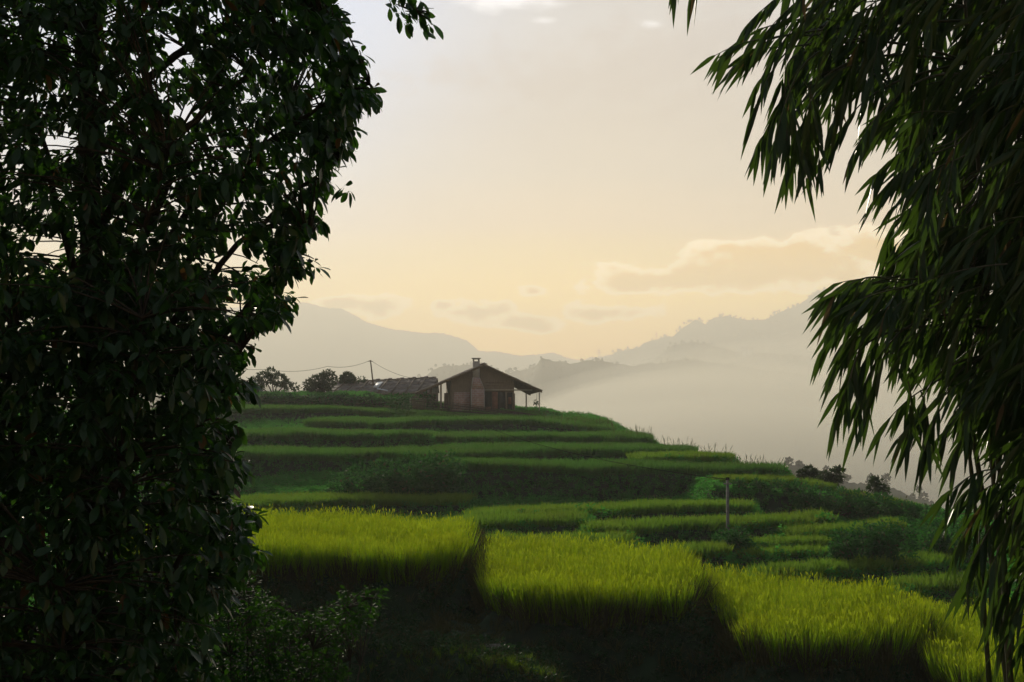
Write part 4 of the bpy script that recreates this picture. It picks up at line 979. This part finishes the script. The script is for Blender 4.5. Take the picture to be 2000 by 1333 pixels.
# outline sprays: stem tip pixel, heading (x, z), number of leaves
for (x, y, dx, dz, nl, sz) in [(1445,105,-1,-.45,9,.34),(1420,118,-1,-.35,6,.3),(1480,60,-.8,-.7,10,.4),(1500,180,-.6,-.9,10,.45),(1490,250,-.5,-1,10,.45),(1500,300,-.5,-1,9,.4),(1525,330,-.3,-1,11,.45),(1560,340,.0,-1,11,.5),
        (1585,330,.15,-1,10,.5),(1560,240,-.3,-1,12,.5),(1610,240,-.3,-1,12,.5),(1650,300,-.6,-.8,9,.4),(1725,360,-.8,-.6,10,.4),(1735,395,-.8,-.6,9,.4),(1765,455,-.9,-.5,9,.35),(1770,490,-.8,-.6,8,.35),
        (1650,565,-1,-.1,9,.36),(1625,600,-1,-.35,10,.36),(1650,590,-.9,-.3,8,.3),(1640,660,-.8,-.6,11,.4),(1630,690,-.7,-.7,9,.36),(1650,740,-.6,-.8,11,.4),(1660,780,-.5,-.9,9,.4),(1655,830,-.4,-1,7,.35),(1680,800,-.3,-1,8,.4),
        (1740,850,-.7,-.6,9,.36),(1790,880,-.4,-.9,9,.36),(1800,860,.1,-1,8,.3),(1850,880,-.5,-.8,10,.36),(1870,980,-.9,-.4,9,.35),(1880,1010,-.8,-.7,9,.35),(1890,1080,-.6,-.9,10,.4),(1905,1150,-.5,-.9,9,.4),(1920,1180,-.2,-1,7,.4),
        (1960,1230,-.5,-.9,9,.4),(1980,1260,-.4,-1,9,.4),(1338,-22,-.3,-1,4,.2)]:
    for rep_ in range(2):
        Y = random.uniform(7.6, 8.2)
        spray(P(x - 22*(1-rep_) + 14*rep_, y - 10 + 16*rep_, Y), sz, (dx, random.uniform(-.3, .3), dz), nl + 2)
for i in range(2300):
    y = rng.uniform(-260, 1420); x0 = max(xl(y), xl(y + 50), xl(y + 100)) + 80
    x = x0 + (2330 - x0)*rng.random()**1.0
    Y = rng.uniform(7.4, 9.8)
    p = P(x, y - 60, Y)
    g_ = sn(p[0:1] + .7*p[1], p[2:3], .19, 2)[0]
    if g_ < (-.26 if x < 1760 else -.5) and x < 1930: continue
    spray(p, rng.uniform(.3, .5), (rng.uniform(-1.0, -.05), rng.uniform(-.5, .5), -rng.uniform(.1, .9)), int(rng.integers(8, 13)), attach=rng.random() < .35)
LB.obj('foliage', M['bamboo_leaf'], bam, origin=bo)
LT.obj('branches', M['culm'], bam, origin=bo)

# ------------------------------------------------------------------ air
def vol_mat(name, col, dens, g):
    m, nt, N, out = new_mat(name)
    v = nd(nt, 'ShaderNodeVolumePrincipled'); v.inputs['Color'].default_value = (*col, 1); v.inputs['Density'].default_value = dens
    v.inputs['Anisotropy'].default_value = g
    nt.links.new(v.outputs[0], out.inputs['Volume']); return m
HAZE = 3.2e-4
v, q = box(-2600, 2600, -95, 2600, -125, 235)
hz_ = obj_np('haze', v, q, vol_mat('haze_air', (0.93,0.93,0.91), HAZE, 0.33)); tag(hz_, 'pale evening haze filling the valley', 'haze', kind='stuff')
# mist lying in the valley: flattened banks of even density
def mist(c, r, dens):
    import bmesh
    bm = bmesh.new(); bmesh.ops.create_icosphere(bm, subdivisions=4, radius=1)
    for v_ in bm.verts:
        k = 1 + .10*sin(v_.co.x*4 + c[0]) + .08*sin(v_.co.y*5 + c[1])
        v_.co = Vector((v_.co.x*r[0]*k, v_.co.y*r[1]*k, v_.co.z*r[2]*k))
    me = bpy.data.meshes.new('mist'); bm.to_mesh(me); bm.free(); me.materials.append(vol_mat('valley_mist', (1.0,0.97,0.86), dens, 0.25))
    o = bpy.data.objects.new('mist', me); COL.objects.link(o); o.location = tuple(c); tag(o, 'pale mist lying in the valley beyond the terraces', 'mist', kind='stuff')
v, q = box(-2560, 2560, 215, 2570, -124, 150)
tag(obj_np('mist', v, q, vol_mat('valley_air', (1.0,0.965,0.86), 6.8e-4, 0.27)), 'pale mist filling the whole valley beyond the terraces', 'mist', kind='stuff')
mist((300, 860, -92), (860, 540, 66), 1.5e-4)
for (x, y, Y, r, d) in ((1520,880,620,(150,230,34),1.6e-3),(1300,870,520,(80,150,18),1.6e-3),(1700,960,560,(170,180,30),1.8e-3),(1420,800,760,(130,120,26),1.3e-3),(1620,790,820,(160,120,40),1.2e-3),
                        (1500,740,980,(170,90,26),1.2e-3),(1750,860,700,(120,160,40),1.2e-3),(1630,925,430,(110,130,22),9e-4)):
    mist(P(x, y, Y), r, d*2.6)
